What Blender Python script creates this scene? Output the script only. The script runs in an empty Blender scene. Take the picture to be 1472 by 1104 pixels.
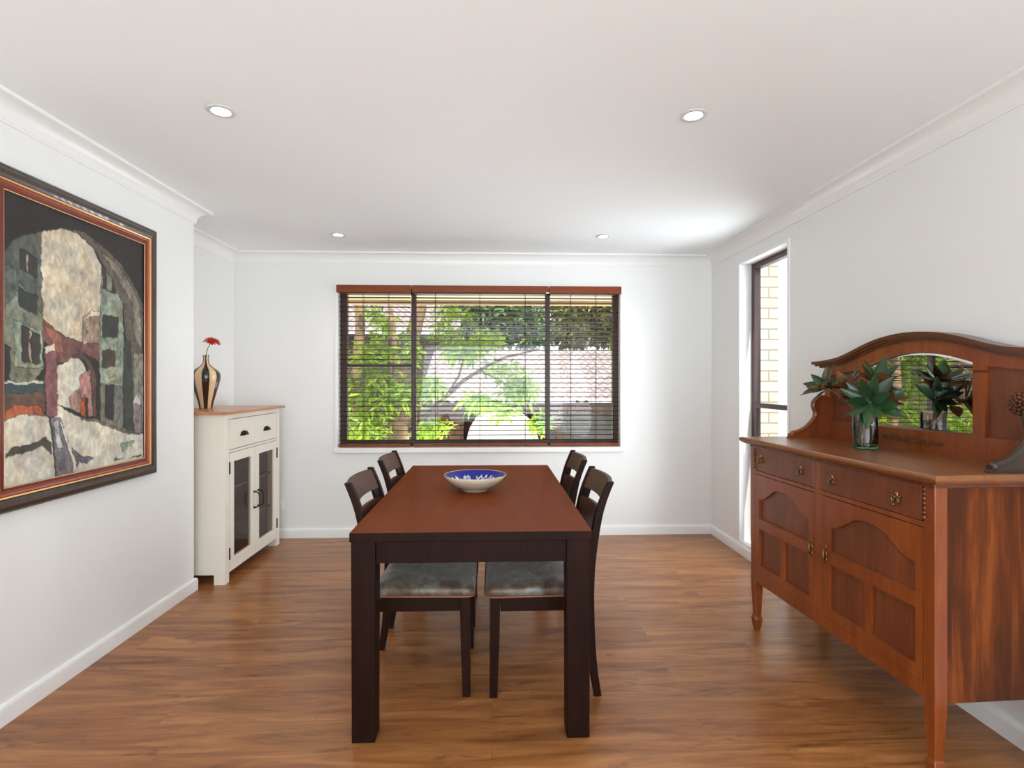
import bpy, bmesh, math, random
from mathutils import Vector, Matrix, noise
import numpy as np

C = bpy.context.scene.collection
PI = math.pi

# ------------------------------------------------------------------ camera
CAM_H, FPX, HOR = 1.285, 782.0, 549.0
YAW = math.atan(29 / 782.0)
cd = bpy.data.cameras.new('camera')
cd.sensor_width = 36.0
cd.lens = FPX / 1472 * 36.0
cd.shift_y = -(552 - HOR) / 1472
cd.clip_start = 0.05
cam = bpy.data.objects.new('camera', cd)
C.objects.link(cam)
cam.location = (0, 0, CAM_H)
cam.rotation_euler = (PI / 2, 0, -YAW)
bpy.context.scene.camera = cam

# ------------------------------------------------------------------ world, sun, daylight, exposure
sc = bpy.context.scene
sc.view_settings.view_transform = 'Standard'
sc.view_settings.look = 'None'
sc.view_settings.gamma = 1.0
sc.view_settings.use_curve_mapping = False
sc.view_settings.exposure = 0.22
sc.cycles.use_denoising = True
sc.cycles.denoising_prefilter = 'ACCURATE'
sc.cycles.use_adaptive_sampling = False
sc.cycles.max_bounces = 10
sc.cycles.diffuse_bounces = 6
sc.cycles.transparent_max_bounces = 16
sc.cycles.caustics_reflective = False
sc.cycles.sample_clamp_indirect = 3.0

w = bpy.data.worlds.new('sky')
sc.world = w
w.use_nodes = True
bg = w.node_tree.nodes['Background']
bg.inputs[0].default_value = (0.80, 0.90, 1.0, 1)
bg.inputs[1].default_value = 1.3

def lamp(name, kind, energy, loc, rot, color=(1, 1, 1), **kw):
    l = bpy.data.lights.new(name, kind)
    l.energy = energy
    l.color = color
    for k, v in kw.items():
        setattr(l, k, v)
    o = bpy.data.objects.new(name, l)
    C.objects.link(o)
    o.location = loc
    o.rotation_euler = rot
    return o

def aim(o, d):
    o.rotation_euler = Vector(d).to_track_quat('-Z', 'Y').to_euler()

sun = lamp('sun', 'SUN', 3.4, (3, -4, 8), (0, 0, 0), (1.0, 0.96, 0.88), angle=0.01)
aim(sun, (-0.10, 0.60, -0.80))
# added fill lamps behind the camera and to its right, brightening the room
a = lamp('rear_fill_lamp', 'AREA', 115, (0.0, -3.3, 1.25), (0, 0, 0), (0.78, 0.93, 1.0), shape='RECTANGLE', size=3.2, size_y=2.1)
aim(a, (0, 1, 0.55))
# added unseen lamp behind the camera, aimed up to brighten the ceiling
a = lamp('ceiling_fill_lamp', 'AREA', 52, (0.0, -1.8, 1.3), (PI, 0, 0), (0.78, 0.93, 1.0), shape='DISK', size=2.2)
# added lamp hidden below the sill outside, brightening the ceiling through the blinds
a = lamp('outdoor_fill_lamp', 'AREA', 480, (-0.1, 7.7, -0.8), (0, 0, 0), (0.90, 0.97, 1.0), shape='RECTANGLE', size=5.0, size_y=1.2)
aim(a, (0, -0.8, 0.6))
a = lamp('right_fill_lamp', 'AREA', 62, (1.80, -1.6, 1.2), (0, 0, 0), (0.84, 0.95, 1.0), shape='RECTANGLE', size=2.2, size_y=2.0)  # added fill lamp in front of the solid right wall, out of view
aim(a, (-1, 0.3, 0.5))
# daylight entering through the two windows of the picture
a = lamp('daylight_side_window', 'AREA', 21, (1.99, 3.70, 1.15), (0, 0, 0), (0.88, 0.96, 1.0), shape='RECTANGLE', size=0.5, size_y=1.9, spread=2.15)
aim(a, (-1, 0, 0.05))

# ------------------------------------------------------------------ materials
def nt(name):
    m = bpy.data.materials.new(name)
    m.use_nodes = True
    t = m.node_tree
    return m, t, t.nodes['Principled BSDF']

def lin(c):
    return tuple(((v / 255) / 12.92 if v / 255 <= 0.04045 else ((v / 255 + 0.055) / 1.055) ** 2.4) for v in c) + (1.0,)

def coords(t, scale=(1, 1, 1), rot=(0, 0, 0), kind='Object'):
    tc = t.nodes.new('ShaderNodeTexCoord')
    mp = t.nodes.new('ShaderNodeMapping')
    mp.inputs['Scale'].default_value = scale
    mp.inputs['Rotation'].default_value = rot
    t.links.new(tc.outputs[kind], mp.inputs[0])
    return mp.outputs[0]

def noise_n(t, vec, scale, detail=4, rough=0.55, dist=0.0):
    n = t.nodes.new('ShaderNodeTexNoise')
    n.inputs['Scale'].default_value = scale
    n.inputs['Detail'].default_value = detail
    n.inputs['Roughness'].default_value = rough
    n.inputs['Distortion'].default_value = dist
    t.links.new(vec, n.inputs['Vector'])
    return n.outputs['Fac']

def ramp(t, fac, stops):
    r = t.nodes.new('ShaderNodeValToRGB')
    e = r.color_ramp.elements
    e[0].position, e[0].color = stops[0][0], stops[0][1]
    e[1].position, e[1].color = stops[-1][0], stops[-1][1]
    for p, c in stops[1:-1]:
        k = e.new(p)
        k.color = c
    t.links.new(fac, r.inputs[0])
    return r.outputs[0]

def mix(t, fac, a, b, mode='MIX'):
    m = t.nodes.new('ShaderNodeMix')
    m.data_type = 'RGBA'
    m.blend_type = mode
    for s, v in ((0, fac), (6, a), (7, b)):
        if isinstance(v, (int, float)):
            m.inputs[s].default_value = v
        elif isinstance(v, tuple):
            m.inputs[s].default_value = v
        else:
            t.links.new(v, m.inputs[s])
    return m.outputs[2]

def bump(t, b, h, strength=0.2, dist=0.002):
    n = t.nodes.new('ShaderNodeBump')
    n.inputs['Strength'].default_value = strength
    n.inputs['Distance'].default_value = dist
    t.links.new(h, n.inputs['Height'])
    t.links.new(n.outputs[0], b.inputs['Normal'])

def plain(name, c, rough=0.5, metal=0.0, spec=0.5, bumpy=0.0, var=0.04, vscale=8, coat=0.0):
    m, t, b = nt(name)
    b.inputs['Roughness'].default_value = rough
    b.inputs['Metallic'].default_value = metal
    b.inputs['Specular IOR Level'].default_value = spec
    b.inputs['Coat Weight'].default_value = coat
    col = lin(c)
    v = coords(t)
    f = noise_n(t, v, vscale, 3)
    d = tuple(x * (1 - var) for x in col[:3]) + (1,)
    u = tuple(min(1, x * (1 + var)) for x in col[:3]) + (1,)
    t.links.new(ramp(t, f, [(0.3, d), (0.7, u)]), b.inputs['Base Color'])
    if bumpy:
        bump(t, b, noise_n(t, v, 180, 3), bumpy, 0.001)
    return m

def wood(name, dark, mid, light, grain='y', scale=1.0, fine=0.6, rough=0.3, spec=0.5, stretch=14, mottle=0.0, mott_col=(40, 22, 12), coat=0.0, bumpy=0.06):
    m, t, b = nt(name)
    s = {'x': (1, stretch, stretch), 'y': (stretch, 1, stretch), 'z': (stretch, stretch, 1)}[grain]
    v = coords(t, tuple(k * scale for k in s))
    f1 = noise_n(t, v, 2.2, 6, 0.62, 0.6)
    f2 = noise_n(t, v, 9.0, 3, 0.6, 0.2)
    c = ramp(t, f1, [(0.25, lin(dark)), (0.5, lin(mid)), (0.78, lin(light))])
    g = ramp(t, f2, [(0.35, (0.72, 0.70, 0.68, 1)), (0.6, (1, 1, 1, 1))])
    c = mix(t, fine, c, g, 'MULTIPLY')
    if mottle:
        v2 = coords(t, {'x': (1, 3, 3), 'y': (3, 1, 3), 'z': (3, 3, 1)}[grain])
        f3 = noise_n(t, v2, 2.3, 5, 0.6, 0.4)
        k = ramp(t, f3, [(0.45, (0, 0, 0, 1)), (0.68, (mottle, mottle, mottle, 1))])
        c = mix(t, k, c, lin(mott_col))
    t.links.new(c, b.inputs['Base Color'])
    b.inputs['Roughness'].default_value = rough
    b.inputs['Specular IOR Level'].default_value = spec
    b.inputs['Coat Weight'].default_value = coat
    b.inputs['Coat Roughness'].default_value = 0.12
    if bumpy:
        bump(t, b, f1, bumpy, 0.002)
    return m

def glass_pane(name, tint=(1, 1, 1, 1), refl=0.03):
    m = bpy.data.materials.new(name)
    m.use_nodes = True
    t = m.node_tree
    t.nodes.clear()
    o = t.nodes.new('ShaderNodeOutputMaterial')
    mx = t.nodes.new('ShaderNodeMixShader')
    tr = t.nodes.new('ShaderNodeBsdfTransparent')
    tr.inputs[0].default_value = tint
    gl = t.nodes.new('ShaderNodeBsdfGlossy')
    gl.inputs['Roughness'].default_value = 0.01
    mx.inputs[0].default_value = refl
    t.links.new(tr.outputs[0], mx.inputs[1])
    t.links.new(gl.outputs[0], mx.inputs[2])
    t.links.new(mx.outputs[0], o.inputs[0])
    return m

def glass_solid(name, c, ior=1.45, rough=0.0):
    m, t, b = nt(name)
    b.inputs['Base Color'].default_value = c
    b.inputs['Transmission Weight'].default_value = 1.0
    b.inputs['IOR'].default_value = ior
    b.inputs['Roughness'].default_value = rough
    return m

def emit(name, c, s):
    m, t, b = nt(name)
    b.inputs['Base Color'].default_value = (0.8, 0.8, 0.8, 1)
    b.inputs['Emission Color'].default_value = c
    b.inputs['Emission Strength'].default_value = s
    return m

def floor_mat():
    m, t, b = nt('laminate boards')
    v = coords(t)
    br = t.nodes.new('ShaderNodeTexBrick')
    br.offset = 0.37
    br.inputs['Scale'].default_value = 1.0
    br.inputs['Brick Width'].default_value = 1.25
    br.inputs['Row Height'].default_value = 0.19
    br.inputs['Mortar Size'].default_value = 0.0012
    br.inputs['Mortar Smooth'].default_value = 0.2
    br.inputs['Color1'].default_value = (0.35, 0.35, 0.35, 1)
    br.inputs['Color2'].default_value = (0.65, 0.65, 0.65, 1)
    br.inputs['Mortar'].default_value = (0.1, 0.1, 0.1, 1)
    t.links.new(v, br.inputs['Vector'])
    v2 = coords(t, (1.0, 9.0, 9.0))
    add = t.nodes.new('ShaderNodeVectorMath')
    add.operation = 'ADD'
    t.links.new(v2, add.inputs[0])
    t.links.new(br.outputs['Color'], add.inputs[1])
    f1 = noise_n(t, add.outputs[0], 1.6, 7, 0.62, 0.9)
    c = ramp(t, f1, [(0.25, lin((104, 58, 30))), (0.45, lin((150, 94, 52))), (0.58, lin((172, 114, 66))), (0.78, lin((194, 138, 88)))])
    # knots and dark flecks lying along the boards
    v3 = coords(t, (2.6, 11.0, 11.0))
    f2 = noise_n(t, v3, 1.7, 4, 0.6, 0.5)
    k = ramp(t, f2, [(0.59, (0, 0, 0, 1)), (0.70, (0.55, 0.55, 0.55, 1))])
    c = mix(t, k, c, lin((70, 42, 28)))
    v4 = coords(t, (1.2, 30.0, 30.0))
    f3 = noise_n(t, v4, 3.0, 5, 0.6, 0.3)
    c = mix(t, 0.5, c, ramp(t, f3, [(0.35, (0.75, 0.72, 0.70, 1)), (0.6, (1, 1, 1, 1))]), 'MULTIPLY')
    tone = ramp(t, br.outputs['Color'], [(0.3, (0.86, 0.86, 0.86, 1)), (0.7, (1.06, 1.06, 1.06, 1))])
    c = mix(t, 0.8, c, tone, 'MULTIPLY')
    t.links.new(c, b.inputs['Base Color'])
    b.inputs['Roughness'].default_value = 0.30
    b.inputs['Specular IOR Level'].default_value = 0.5
    bump(t, b, f3, 0.03, 0.001)
    return m

def brick_mat(name, c1, c2, mort, w=0.24, h=0.086, axis='xz', rough=0.8, ms=0.008):
    m, t, b = nt(name)
    v = coords(t, rot=(PI / 2, 0, 0) if axis == 'xz' else (0, 0, 0))
    br = t.nodes.new('ShaderNodeTexBrick')
    br.inputs['Scale'].default_value = 1.0
    br.inputs['Brick Width'].default_value = w
    br.inputs['Row Height'].default_value = h
    br.inputs['Mortar Size'].default_value = ms
    br.inputs['Color1'].default_value = lin(c1)
    br.inputs['Color2'].default_value = lin(c2)
    br.inputs['Mortar'].default_value = lin(mort)
    t.links.new(v, br.inputs['Vector'])
    t.links.new(br.outputs['Color'], b.inputs['Base Color'])
    b.inputs['Roughness'].default_value = rough
    return m

def leaf_mat(name, cs, rough=0.5, transl=0.35):
    m, t, b = nt(name)
    v = coords(t)
    f = noise_n(t, v, 6, 2)
    g = t.nodes.new('ShaderNodeNewGeometry')
    r = ramp(t, g.outputs['Random Per Island'], [(i / (len(cs) - 1), lin(c)) for i, c in enumerate(cs)])
    t.links.new(mix(t, 0.25, r, ramp(t, f, [(0.3, lin(cs[0])), (0.7, lin(cs[-1]))])), b.inputs['Base Color'])
    b.inputs['Roughness'].default_value = rough
    if transl:
        tb = t.nodes.new('ShaderNodeBsdfTranslucent')
        t.links.new(r, tb.inputs[0])
        mx = t.nodes.new('ShaderNodeMixShader')
        mx.inputs[0].default_value = transl
        out = [n for n in t.nodes if n.type == 'OUTPUT_MATERIAL'][0]
        t.links.new(b.outputs[0], mx.inputs[1])
        t.links.new(tb.outputs[0], mx.inputs[2])
        t.links.new(mx.outputs[0], out.inputs[0])
    return m

def seat_mat():
    m, t, b = nt('distressed velvet seat fabric')
    v = coords(t)
    f = noise_n(t, v, 9, 6, 0.6, 1.2)
    c = ramp(t, f, [(0.36, lin((56, 38, 26))), (0.50, lin((100, 78, 60))), (0.58, lin((106, 102, 94))), (0.70, lin((142, 144, 138)))])
    f2 = noise_n(t, v, 60, 3, 0.7)
    k = ramp(t, f2, [(0.58, (0, 0, 0, 1)), (0.66, (0.7, 0.7, 0.7, 1))])
    c = mix(t, k, c, lin((52, 38, 30)))
    t.links.new(c, b.inputs['Base Color'])
    b.inputs['Roughness'].default_value = 0.42
    b.inputs['Sheen Weight'].default_value = 0.3
    return m

M = {}
M['wall'] = plain('white wall paint', (236, 235, 233), 0.6, bumpy=0.03, var=0.006, vscale=1.5, spec=0.3)
M['ceil'] = plain('white ceiling paint', (244, 247, 248), 0.8, var=0.006, vscale=1.5, spec=0.2)
M['trim'] = plain('white gloss trim paint', (238, 237, 235), 0.3, var=0.005)
M['floor'] = floor_mat()
M['table'] = wood('dark mahogany veneer', (108, 46, 13), (116, 51, 15), (124, 57, 18), 'y', 1.0, fine=0.15, rough=0.29, spec=0.1, stretch=8, bumpy=0.0)
M['table_leg'] = wood('dark stained leg timber and top edge shade', (25, 10, 7), (32, 14, 8), (42, 18, 11), 'z', 1.0, rough=0.45, spec=0.1, stretch=8, bumpy=0.0)
def satin(m, fac, rough):
    # worn satin lacquer: a weak even sheen instead of a full gloss coat
    t = m.node_tree
    b = t.nodes['Principled BSDF']
    col = b.inputs['Base Color'].links[0].from_socket
    d = t.nodes.new('ShaderNodeBsdfDiffuse'); g = t.nodes.new('ShaderNodeBsdfGlossy'); x = t.nodes.new('ShaderNodeMixShader')
    t.links.new(col, d.inputs[0]); g.inputs['Roughness'].default_value = rough; x.inputs[0].default_value = fac
    t.links.new(d.outputs[0], x.inputs[1]); t.links.new(g.outputs[0], x.inputs[2])
    t.links.new(x.outputs[0], [n for n in t.nodes if n.type == 'OUTPUT_MATERIAL'][0].inputs[0])
satin(M['table'], 0.085, 0.29)
M['chair'] = wood('espresso stained chair timber', (27, 12, 8), (36, 17, 11), (46, 22, 14), 'z', 1.0, rough=0.45, spec=0.1, stretch=10, bumpy=0.0)
M['chair_back'] = wood('chair back timber with painted window sheen', (72, 46, 34), (88, 58, 44), (102, 70, 54), 'y', 1.0, rough=0.4, spec=0.25, stretch=8, bumpy=0.0)  # lighter brown holds the side window's sheen on the chair backs
M['seat'] = seat_mat()
M['piping'] = plain('copper brown seat edging', (128, 78, 48), 0.35)
M['sb_front'] = wood('antique orange oak front', (118, 54, 20), (138, 67, 27), (154, 82, 36), 'z', 1.0, rough=0.30, stretch=9, mottle=0.35, mott_col=(100, 46, 24), coat=0.15)
M['sb_panel'] = wood('antique oak door panel', (96, 47, 25), (116, 59, 32), (132, 70, 40), 'z', 1.0, rough=0.36, stretch=9, mottle=0.3, mott_col=(84, 42, 26), coat=0.1)
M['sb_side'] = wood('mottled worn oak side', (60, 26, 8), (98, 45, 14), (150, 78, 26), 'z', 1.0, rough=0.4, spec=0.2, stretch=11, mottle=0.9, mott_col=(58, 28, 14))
M['sb_top'] = wood('waxed oak top', (122, 72, 38), (138, 84, 46), (152, 98, 58), 'y', 1.0, rough=0.29, stretch=10, mottle=0.3, mott_col=(100, 58, 32), coat=0.1, bumpy=0.03)
M['sb_leg'] = wood('dark turned oak leg', (76, 28, 14), (100, 40, 20), (122, 54, 28), 'z', 1.0, rough=0.28, stretch=9, coat=0.2)
M['sb_mould'] = wood('dark red oak moulding', (76, 34, 18), (98, 46, 24), (118, 60, 32), 'y', 1.0, rough=0.26, stretch=9, coat=0.2)
M['sb_dark'] = wood('black brown bracket timber', (40, 30, 24), (58, 44, 34), (76, 58, 44), 'y', 1.0, rough=0.35, stretch=6)
M['carve'] = plain('carved dark oak', (92, 48, 26), 0.45, var=0.2, vscale=60)
M['brass'] = plain('aged brass', (126, 96, 58), 0.32, 0.85, var=0.35, vscale=90)
M['mirror'] = plain('mirror silver', (240, 242, 240), 0.0, 1.0, var=0.0)
M['bevel'] = plain('mirror bevel edge', (246, 248, 240), 0.04, 1.0, var=0.0)
M['cab'] = plain('cream cabinet paint', (226, 217, 204), 0.42, var=0.015, vscale=4)
M['cab_top'] = wood('honey oak cabinet top', (160, 96, 54), (186, 118, 72), (206, 140, 90), 'y', 1.0, rough=0.3, stretch=10, coat=0.2)
M['cab_in'] = wood('brown cabinet interior', (110, 78, 58), (130, 92, 70), (150, 108, 82), 'z', 1.0, rough=0.6)
M['iron'] = plain('black iron', (30, 26, 22), 0.4, 0.6, var=0.2, vscale=60)
M['blind'] = wood('cedar blind slat', (52, 24, 13), (66, 31, 17), (80, 39, 21), 'x', 1.0, rough=0.7, spec=0.05, stretch=20, bumpy=0.0)
M['valance'] = wood('cedar valance', (112, 50, 16), (130, 60, 20), (144, 68, 26), 'x', 1.0, rough=0.35, spec=0.3, stretch=20, bumpy=0.0)
M['cord'] = plain('brown blind cord', (66, 44, 34), 0.8)
M['frame'] = plain('dark bronze window frame', (58, 38, 30), 0.35, 0.2, var=0.08)
M['frame2'] = plain('bronze aluminium side frame', (76, 58, 56), 0.3, 0.5, var=0.05)
M['pane'] = glass_pane('window glass')
M['cabglass'] = glass_pane('cabinet glass', (0.80, 0.74, 0.69, 1), 0.08)
M['light'] = emit('downlight glow', (1, 0.98, 0.94, 1), 14)
M['lightrim'] = plain('white downlight rim', (205, 205, 203), 0.35)
M['bowl_out'] = plain('cream glazed ceramic', (208, 192, 168), 0.2, var=0.03, coat=0.4)
M['vclear'] = glass_solid('clear vase glass', (0.97, 1.0, 0.985, 1))
M['vgreen'] = glass_solid('green glass base', (0.18, 0.75, 0.42, 1))
M['water'] = glass_solid('water', (0.97, 1.0, 0.98, 1), 1.33)
M['stem'] = plain('pinkish brown stem', (136, 92, 72), 0.6, var=0.15, vscale=40)
M['stemg'] = plain('green flower stem', (96, 112, 52), 0.5)
M['mag_top'] = leaf_mat('dark glossy magnolia leaf', [(22, 44, 24), (34, 62, 30), (44, 76, 38)], 0.28, 0.0)
M['mag_under'] = leaf_mat('rusty magnolia leaf underside', [(150, 92, 60), (124, 84, 48), (112, 110, 66)], 0.6, 0.0)
M['petal'] = leaf_mat('red orange petals', [(196, 44, 26), (222, 66, 34), (206, 52, 60)], 0.5, 0.2)
M['flower_eye'] = plain('dark orange flower eye', (120, 50, 20), 0.8, var=0.3, vscale=200)
M['vase_dark'] = plain('dark brown glaze', (44, 28, 24), 0.15, coat=0.4)
M['vase_cream'] = plain('cream glaze', (222, 188, 148), 0.3, coat=0.2)
M['fr_dark'] = plain('dark brown frame timber', (66, 50, 40), 0.3, var=0.25, vscale=40, coat=0.3)
M['fr_black'] = plain('black frame line', (34, 26, 24), 0.3)
M['fr_gold'] = plain('gold frame line', (226, 174, 120), 0.3, 0.3, var=0.1)
M['fr_red'] = plain('dark red frame line', (110, 34, 18), 0.25, coat=0.3)
M['fr_copper'] = plain('copper frame line', (186, 98, 58), 0.25, 0.3)
M['plastic'] = plain('white plastic', (238, 238, 238), 0.35)
M['soffit'] = plain('cream eave boards', (206, 180, 136), 0.7)
M['tile'] = plain('pale sunlit roof tile', (196, 182, 178), 0.8, var=0.2, vscale=5)
M['pinkbrick'] = brick_mat('pink brick', (206, 164, 144), (190, 146, 126), (150, 112, 98), 0.24, 0.10, ms=0.012)
M['creambrick'] = brick_mat('cream brick', (222, 212, 190), (214, 202, 178), (168, 158, 140), 0.24, 0.086)
M['render'] = plain('white rendered wall', (236, 238, 238), 0.8)
M['greyfence'] = plain('grey fence panel', (164, 160, 154), 0.7, var=0.1)
M['eave_dark'] = plain('brown eave board', (92, 70, 60), 0.7)
M['ground'] = plain('garden ground', (110, 104, 84), 0.9, var=0.3, vscale=3)
M['bark'] = plain('pale brown bark', (152, 122, 92), 0.9, var=0.45, vscale=12)
M['bark2'] = plain('grey brown branch bark', (96, 74, 58), 0.9, var=0.3, vscale=16)
M['leaf_bright'] = leaf_mat('bright yellow green leaves', [(112, 150, 26), (158, 190, 36), (84, 124, 28), (196, 210, 70)], 0.45, 0.45)
M['leaf_mid'] = leaf_mat('mid green leaves', [(70, 104, 44), (112, 142, 60), (140, 160, 90), (60, 92, 60)], 0.5, 0.4)
M['leaf_dark'] = leaf_mat('blue green leaves', [(50, 90, 64), (84, 134, 96), (130, 168, 124), (164, 192, 76)], 0.5, 0.3)
M['leaf_olive'] = leaf_mat('olive leaves', [(84, 104, 44), (134, 146, 56), (176, 172, 80), (112, 134, 70)], 0.5, 0.3)
M['canopy'] = plain('white canopy cloth', (232, 234, 226), 0.8)

# ------------------------------------------------------------------ mesh helper
class MB:
    def __init__(s):
        s.v, s.f, s.m = [], [], []
        s.mi = 0
    def add(s, vs, fs):
        k = len(s.v)
        s.v += [tuple(p) for p in vs]
        for f in fs:
            s.f.append(tuple(i + k for i in f))
            s.m.append(s.mi)
        return s
    def box(s, x0, x1, y0, y1, z0, z1):
        x0, x1 = min(x0, x1), max(x0, x1); y0, y1 = min(y0, y1), max(y0, y1); z0, z1 = min(z0, z1), max(z0, z1)
        return s.add([(x0, y0, z0), (x1, y0, z0), (x1, y1, z0), (x0, y1, z0), (x0, y0, z1), (x1, y0, z1), (x1, y1, z1), (x0, y1, z1)],
                     [(0, 3, 2, 1), (4, 5, 6, 7), (0, 1, 5, 4), (1, 2, 6, 5), (2, 3, 7, 6), (3, 0, 4, 7)])
    def loft(s, rings, cap=True, closed=True):
        n = len(rings[0]); vs = [p for r in rings for p in r]; fs = []
        for i in range(len(rings) - 1):
            for j in range(n if closed else n - 1):
                a, b = i * n + j, i * n + (j + 1) % n
                fs.append((a, b, b + n, a + n))
        if cap:
            fs.append(tuple(range(n - 1, -1, -1)))
            fs.append(tuple((len(rings) - 1) * n + j for j in range(n)))
        return s.add(vs, fs)
    def tube(s, pts, r, n=8, cap=True):
        pts = [Vector(p) for p in pts]
        if not isinstance(r, (list, tuple)):
            r = [r] * len(pts)
        rings = []
        prev = None
        for i, p in enumerate(pts):
            d = (pts[min(i + 1, len(pts) - 1)] - pts[max(i - 1, 0)]).normalized()
            if prev is None:
                a = d.orthogonal().normalized()
            else:
                a = (prev - d * prev.dot(d)).normalized()
            prev = a
            b = d.cross(a)
            rings.append([p + (a * math.cos(2 * PI * k / n) + b * math.sin(2 * PI * k / n)) * r[i] for k in range(n)])
        return s.loft(rings, cap)
    def lathe(s, prof, c=(0, 0, 0), n=32, cap=True):
        rings = [[(c[0] + r * math.cos(2 * PI * k / n), c[1] + r * math.sin(2 * PI * k / n), c[2] + z) for k in range(n)] for r, z in prof]
        return s.loft(rings, cap)
    def frus(s, sections):
        """square sections (cx, cy, z, hx, hy)"""
        rings = [[(cx - hx, cy - hy, z), (cx + hx, cy - hy, z), (cx + hx, cy + hy, z), (cx - hx, cy + hy, z)] for cx, cy, z, hx, hy in sections]
        return s.loft(rings)
    def strip(s, us, lo, hi, x0, x1):
        """a board in the y-z plane between curves lo(u) and hi(u), from x0 to x1"""
        rings = [[(x0, u, lo(u)), (x1, u, lo(u)), (x1, u, hi(u)), (x0, u, hi(u))] for u in us]
        return s.loft(rings)
    def prism(s, poly, axis, a, b):
        def P(p, t):
            return {'x': (t, p[0], p[1]), 'y': (p[0], t, p[1]), 'z': (p[0], p[1], t)}[axis]
        n = len(poly)
        vs = [P(p, a) for p in poly] + [P(p, b) for p in poly]
        fs = [tuple(range(n - 1, -1, -1)), tuple(range(n, 2 * n))] + [(i, (i + 1) % n, (i + 1) % n + n, i + n) for i in range(n)]
        return s.add(vs, fs)
    def ball(s, c, r, n=8, m=6, sc=(1, 1, 1)):
        rings = []
        for i in range(m + 1):
            t = PI * i / m
            rr = max(math.sin(t), 0.02)
            rings.append([(c[0] + r * sc[0] * rr * math.cos(2 * PI * k / n), c[1] + r * sc[1] * rr * math.sin(2 * PI * k / n), c[2] - r * sc[2] * math.cos(t)) for k in range(n)])
        return s.loft(rings)
    def build(s, name, mat, parent=None, smooth=False, bevel=0.0, seg=2, loc=None, rot=None, auto=None):
        me = bpy.data.meshes.new(name)
        me.from_pydata(s.v, [], s.f)
        mats = mat if isinstance(mat, (list, tuple)) else [mat]
        for k in mats:
            me.materials.append(k)
        for p, i in zip(me.polygons, s.m):
            p.material_index = i
            p.use_smooth = smooth or auto is not None
        bm = bmesh.new(); bm.from_mesh(me)
        bmesh.ops.recalc_face_normals(bm, faces=bm.faces)
        if auto is not None:
            for e in bm.edges:
                if len(e.link_faces) == 2 and e.calc_face_angle(0) > auto:
                    e.smooth = False
        bm.to_mesh(me); bm.free()
        o = bpy.data.objects.new(name, me)
        C.objects.link(o)
        if parent:
            o.parent = parent
        if loc: o.location = loc
        if rot: o.rotation_euler = rot
        if bevel:
            b = o.modifiers.new('bevel', 'BEVEL')
            b.width = bevel; b.segments = seg; b.limit_method = 'ANGLE'; b.angle_limit = 0.6
        return o

def raw(name, vs, fs, mat, parent=None, smooth=False):
    me = bpy.data.meshes.new(name)
    me.from_pydata(vs, [], fs)
    me.materials.append(mat)
    for p in me.polygons:
        p.use_smooth = smooth
    o = bpy.data.objects.new(name, me)
    C.objects.link(o)
    if parent: o.parent = parent
    return o

def thing(name, label, cat, loc=(0, 0, 0), rz=0.0, group=None):
    o = bpy.data.objects.new(name, None)
    o.empty_display_size = 0.1
    C.objects.link(o)
    o.location = loc; o.rotation_euler = (0, 0, rz)
    return tag(o, label, cat, group)

def tag(o, label, cat, group=None):
    o['label'] = label; o['category'] = cat
    if group: o['group'] = group
    return o

def struct(o, label=None):
    o['kind'] = 'structure'
    if label: o['label'] = label
    return o

def lerp(xs, ys, t):
    if t <= xs[0]: return ys[0]
    for i in range(len(xs) - 1):
        if t <= xs[i + 1]:
            k = (t - xs[i]) / (xs[i + 1] - xs[i])
            return ys[i] + (ys[i + 1] - ys[i]) * k
    return ys[-1]

def smooth_curve(xs, ys):
    """monotone-ish cubic through the points"""
    n = len(xs)
    ms = []
    for i in range(n):
        a, b = max(i - 1, 0), min(i + 1, n - 1)
        ms.append((ys[b] - ys[a]) / (xs[b] - xs[a]))
    def f(t):
        t = min(max(t, xs[0]), xs[-1])
        for i in range(n - 1):
            if t <= xs[i + 1]:
                h = xs[i + 1] - xs[i]; k = (t - xs[i]) / h
                return ((2*k**3 - 3*k*k + 1) * ys[i] + (k**3 - 2*k*k + k) * h * ms[i] + (-2*k**3 + 3*k*k) * ys[i+1] + (k**3 - k*k) * h * ms[i+1])
        return ys[-1]
    return f

def rng(a, b, n):
    return [a + (b - a) * i / n for i in range(n + 1)]

def at(px, py, Y):
    """the world point at depth Y seen at a pixel of the photograph (used to survey positions outside the window)"""
    a, b = (px - 736) / FPX, -(py - HOR) / FPX
    x, y = a * math.cos(YAW) + math.sin(YAW), -a * math.sin(YAW) + math.cos(YAW)
    t = Y / y
    return Vector((x * t, Y, CAM_H + b * t))

# ------------------------------------------------------------------ room
XL, XA, XR, YB, YE, YR, ZC = -1.835, -2.12, 1.865, 4.55, 3.425, -3.5, 2.35
T = 0.14
W1 = (-1.272, 1.080, 0.742, 2.072)      # big window opening in the back wall: x0 x1 z0 z1
W2 = (3.36, 4.02, 0.09, 2.165)          # tall side window opening in the right wall: y0 y1 z0 z1

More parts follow.
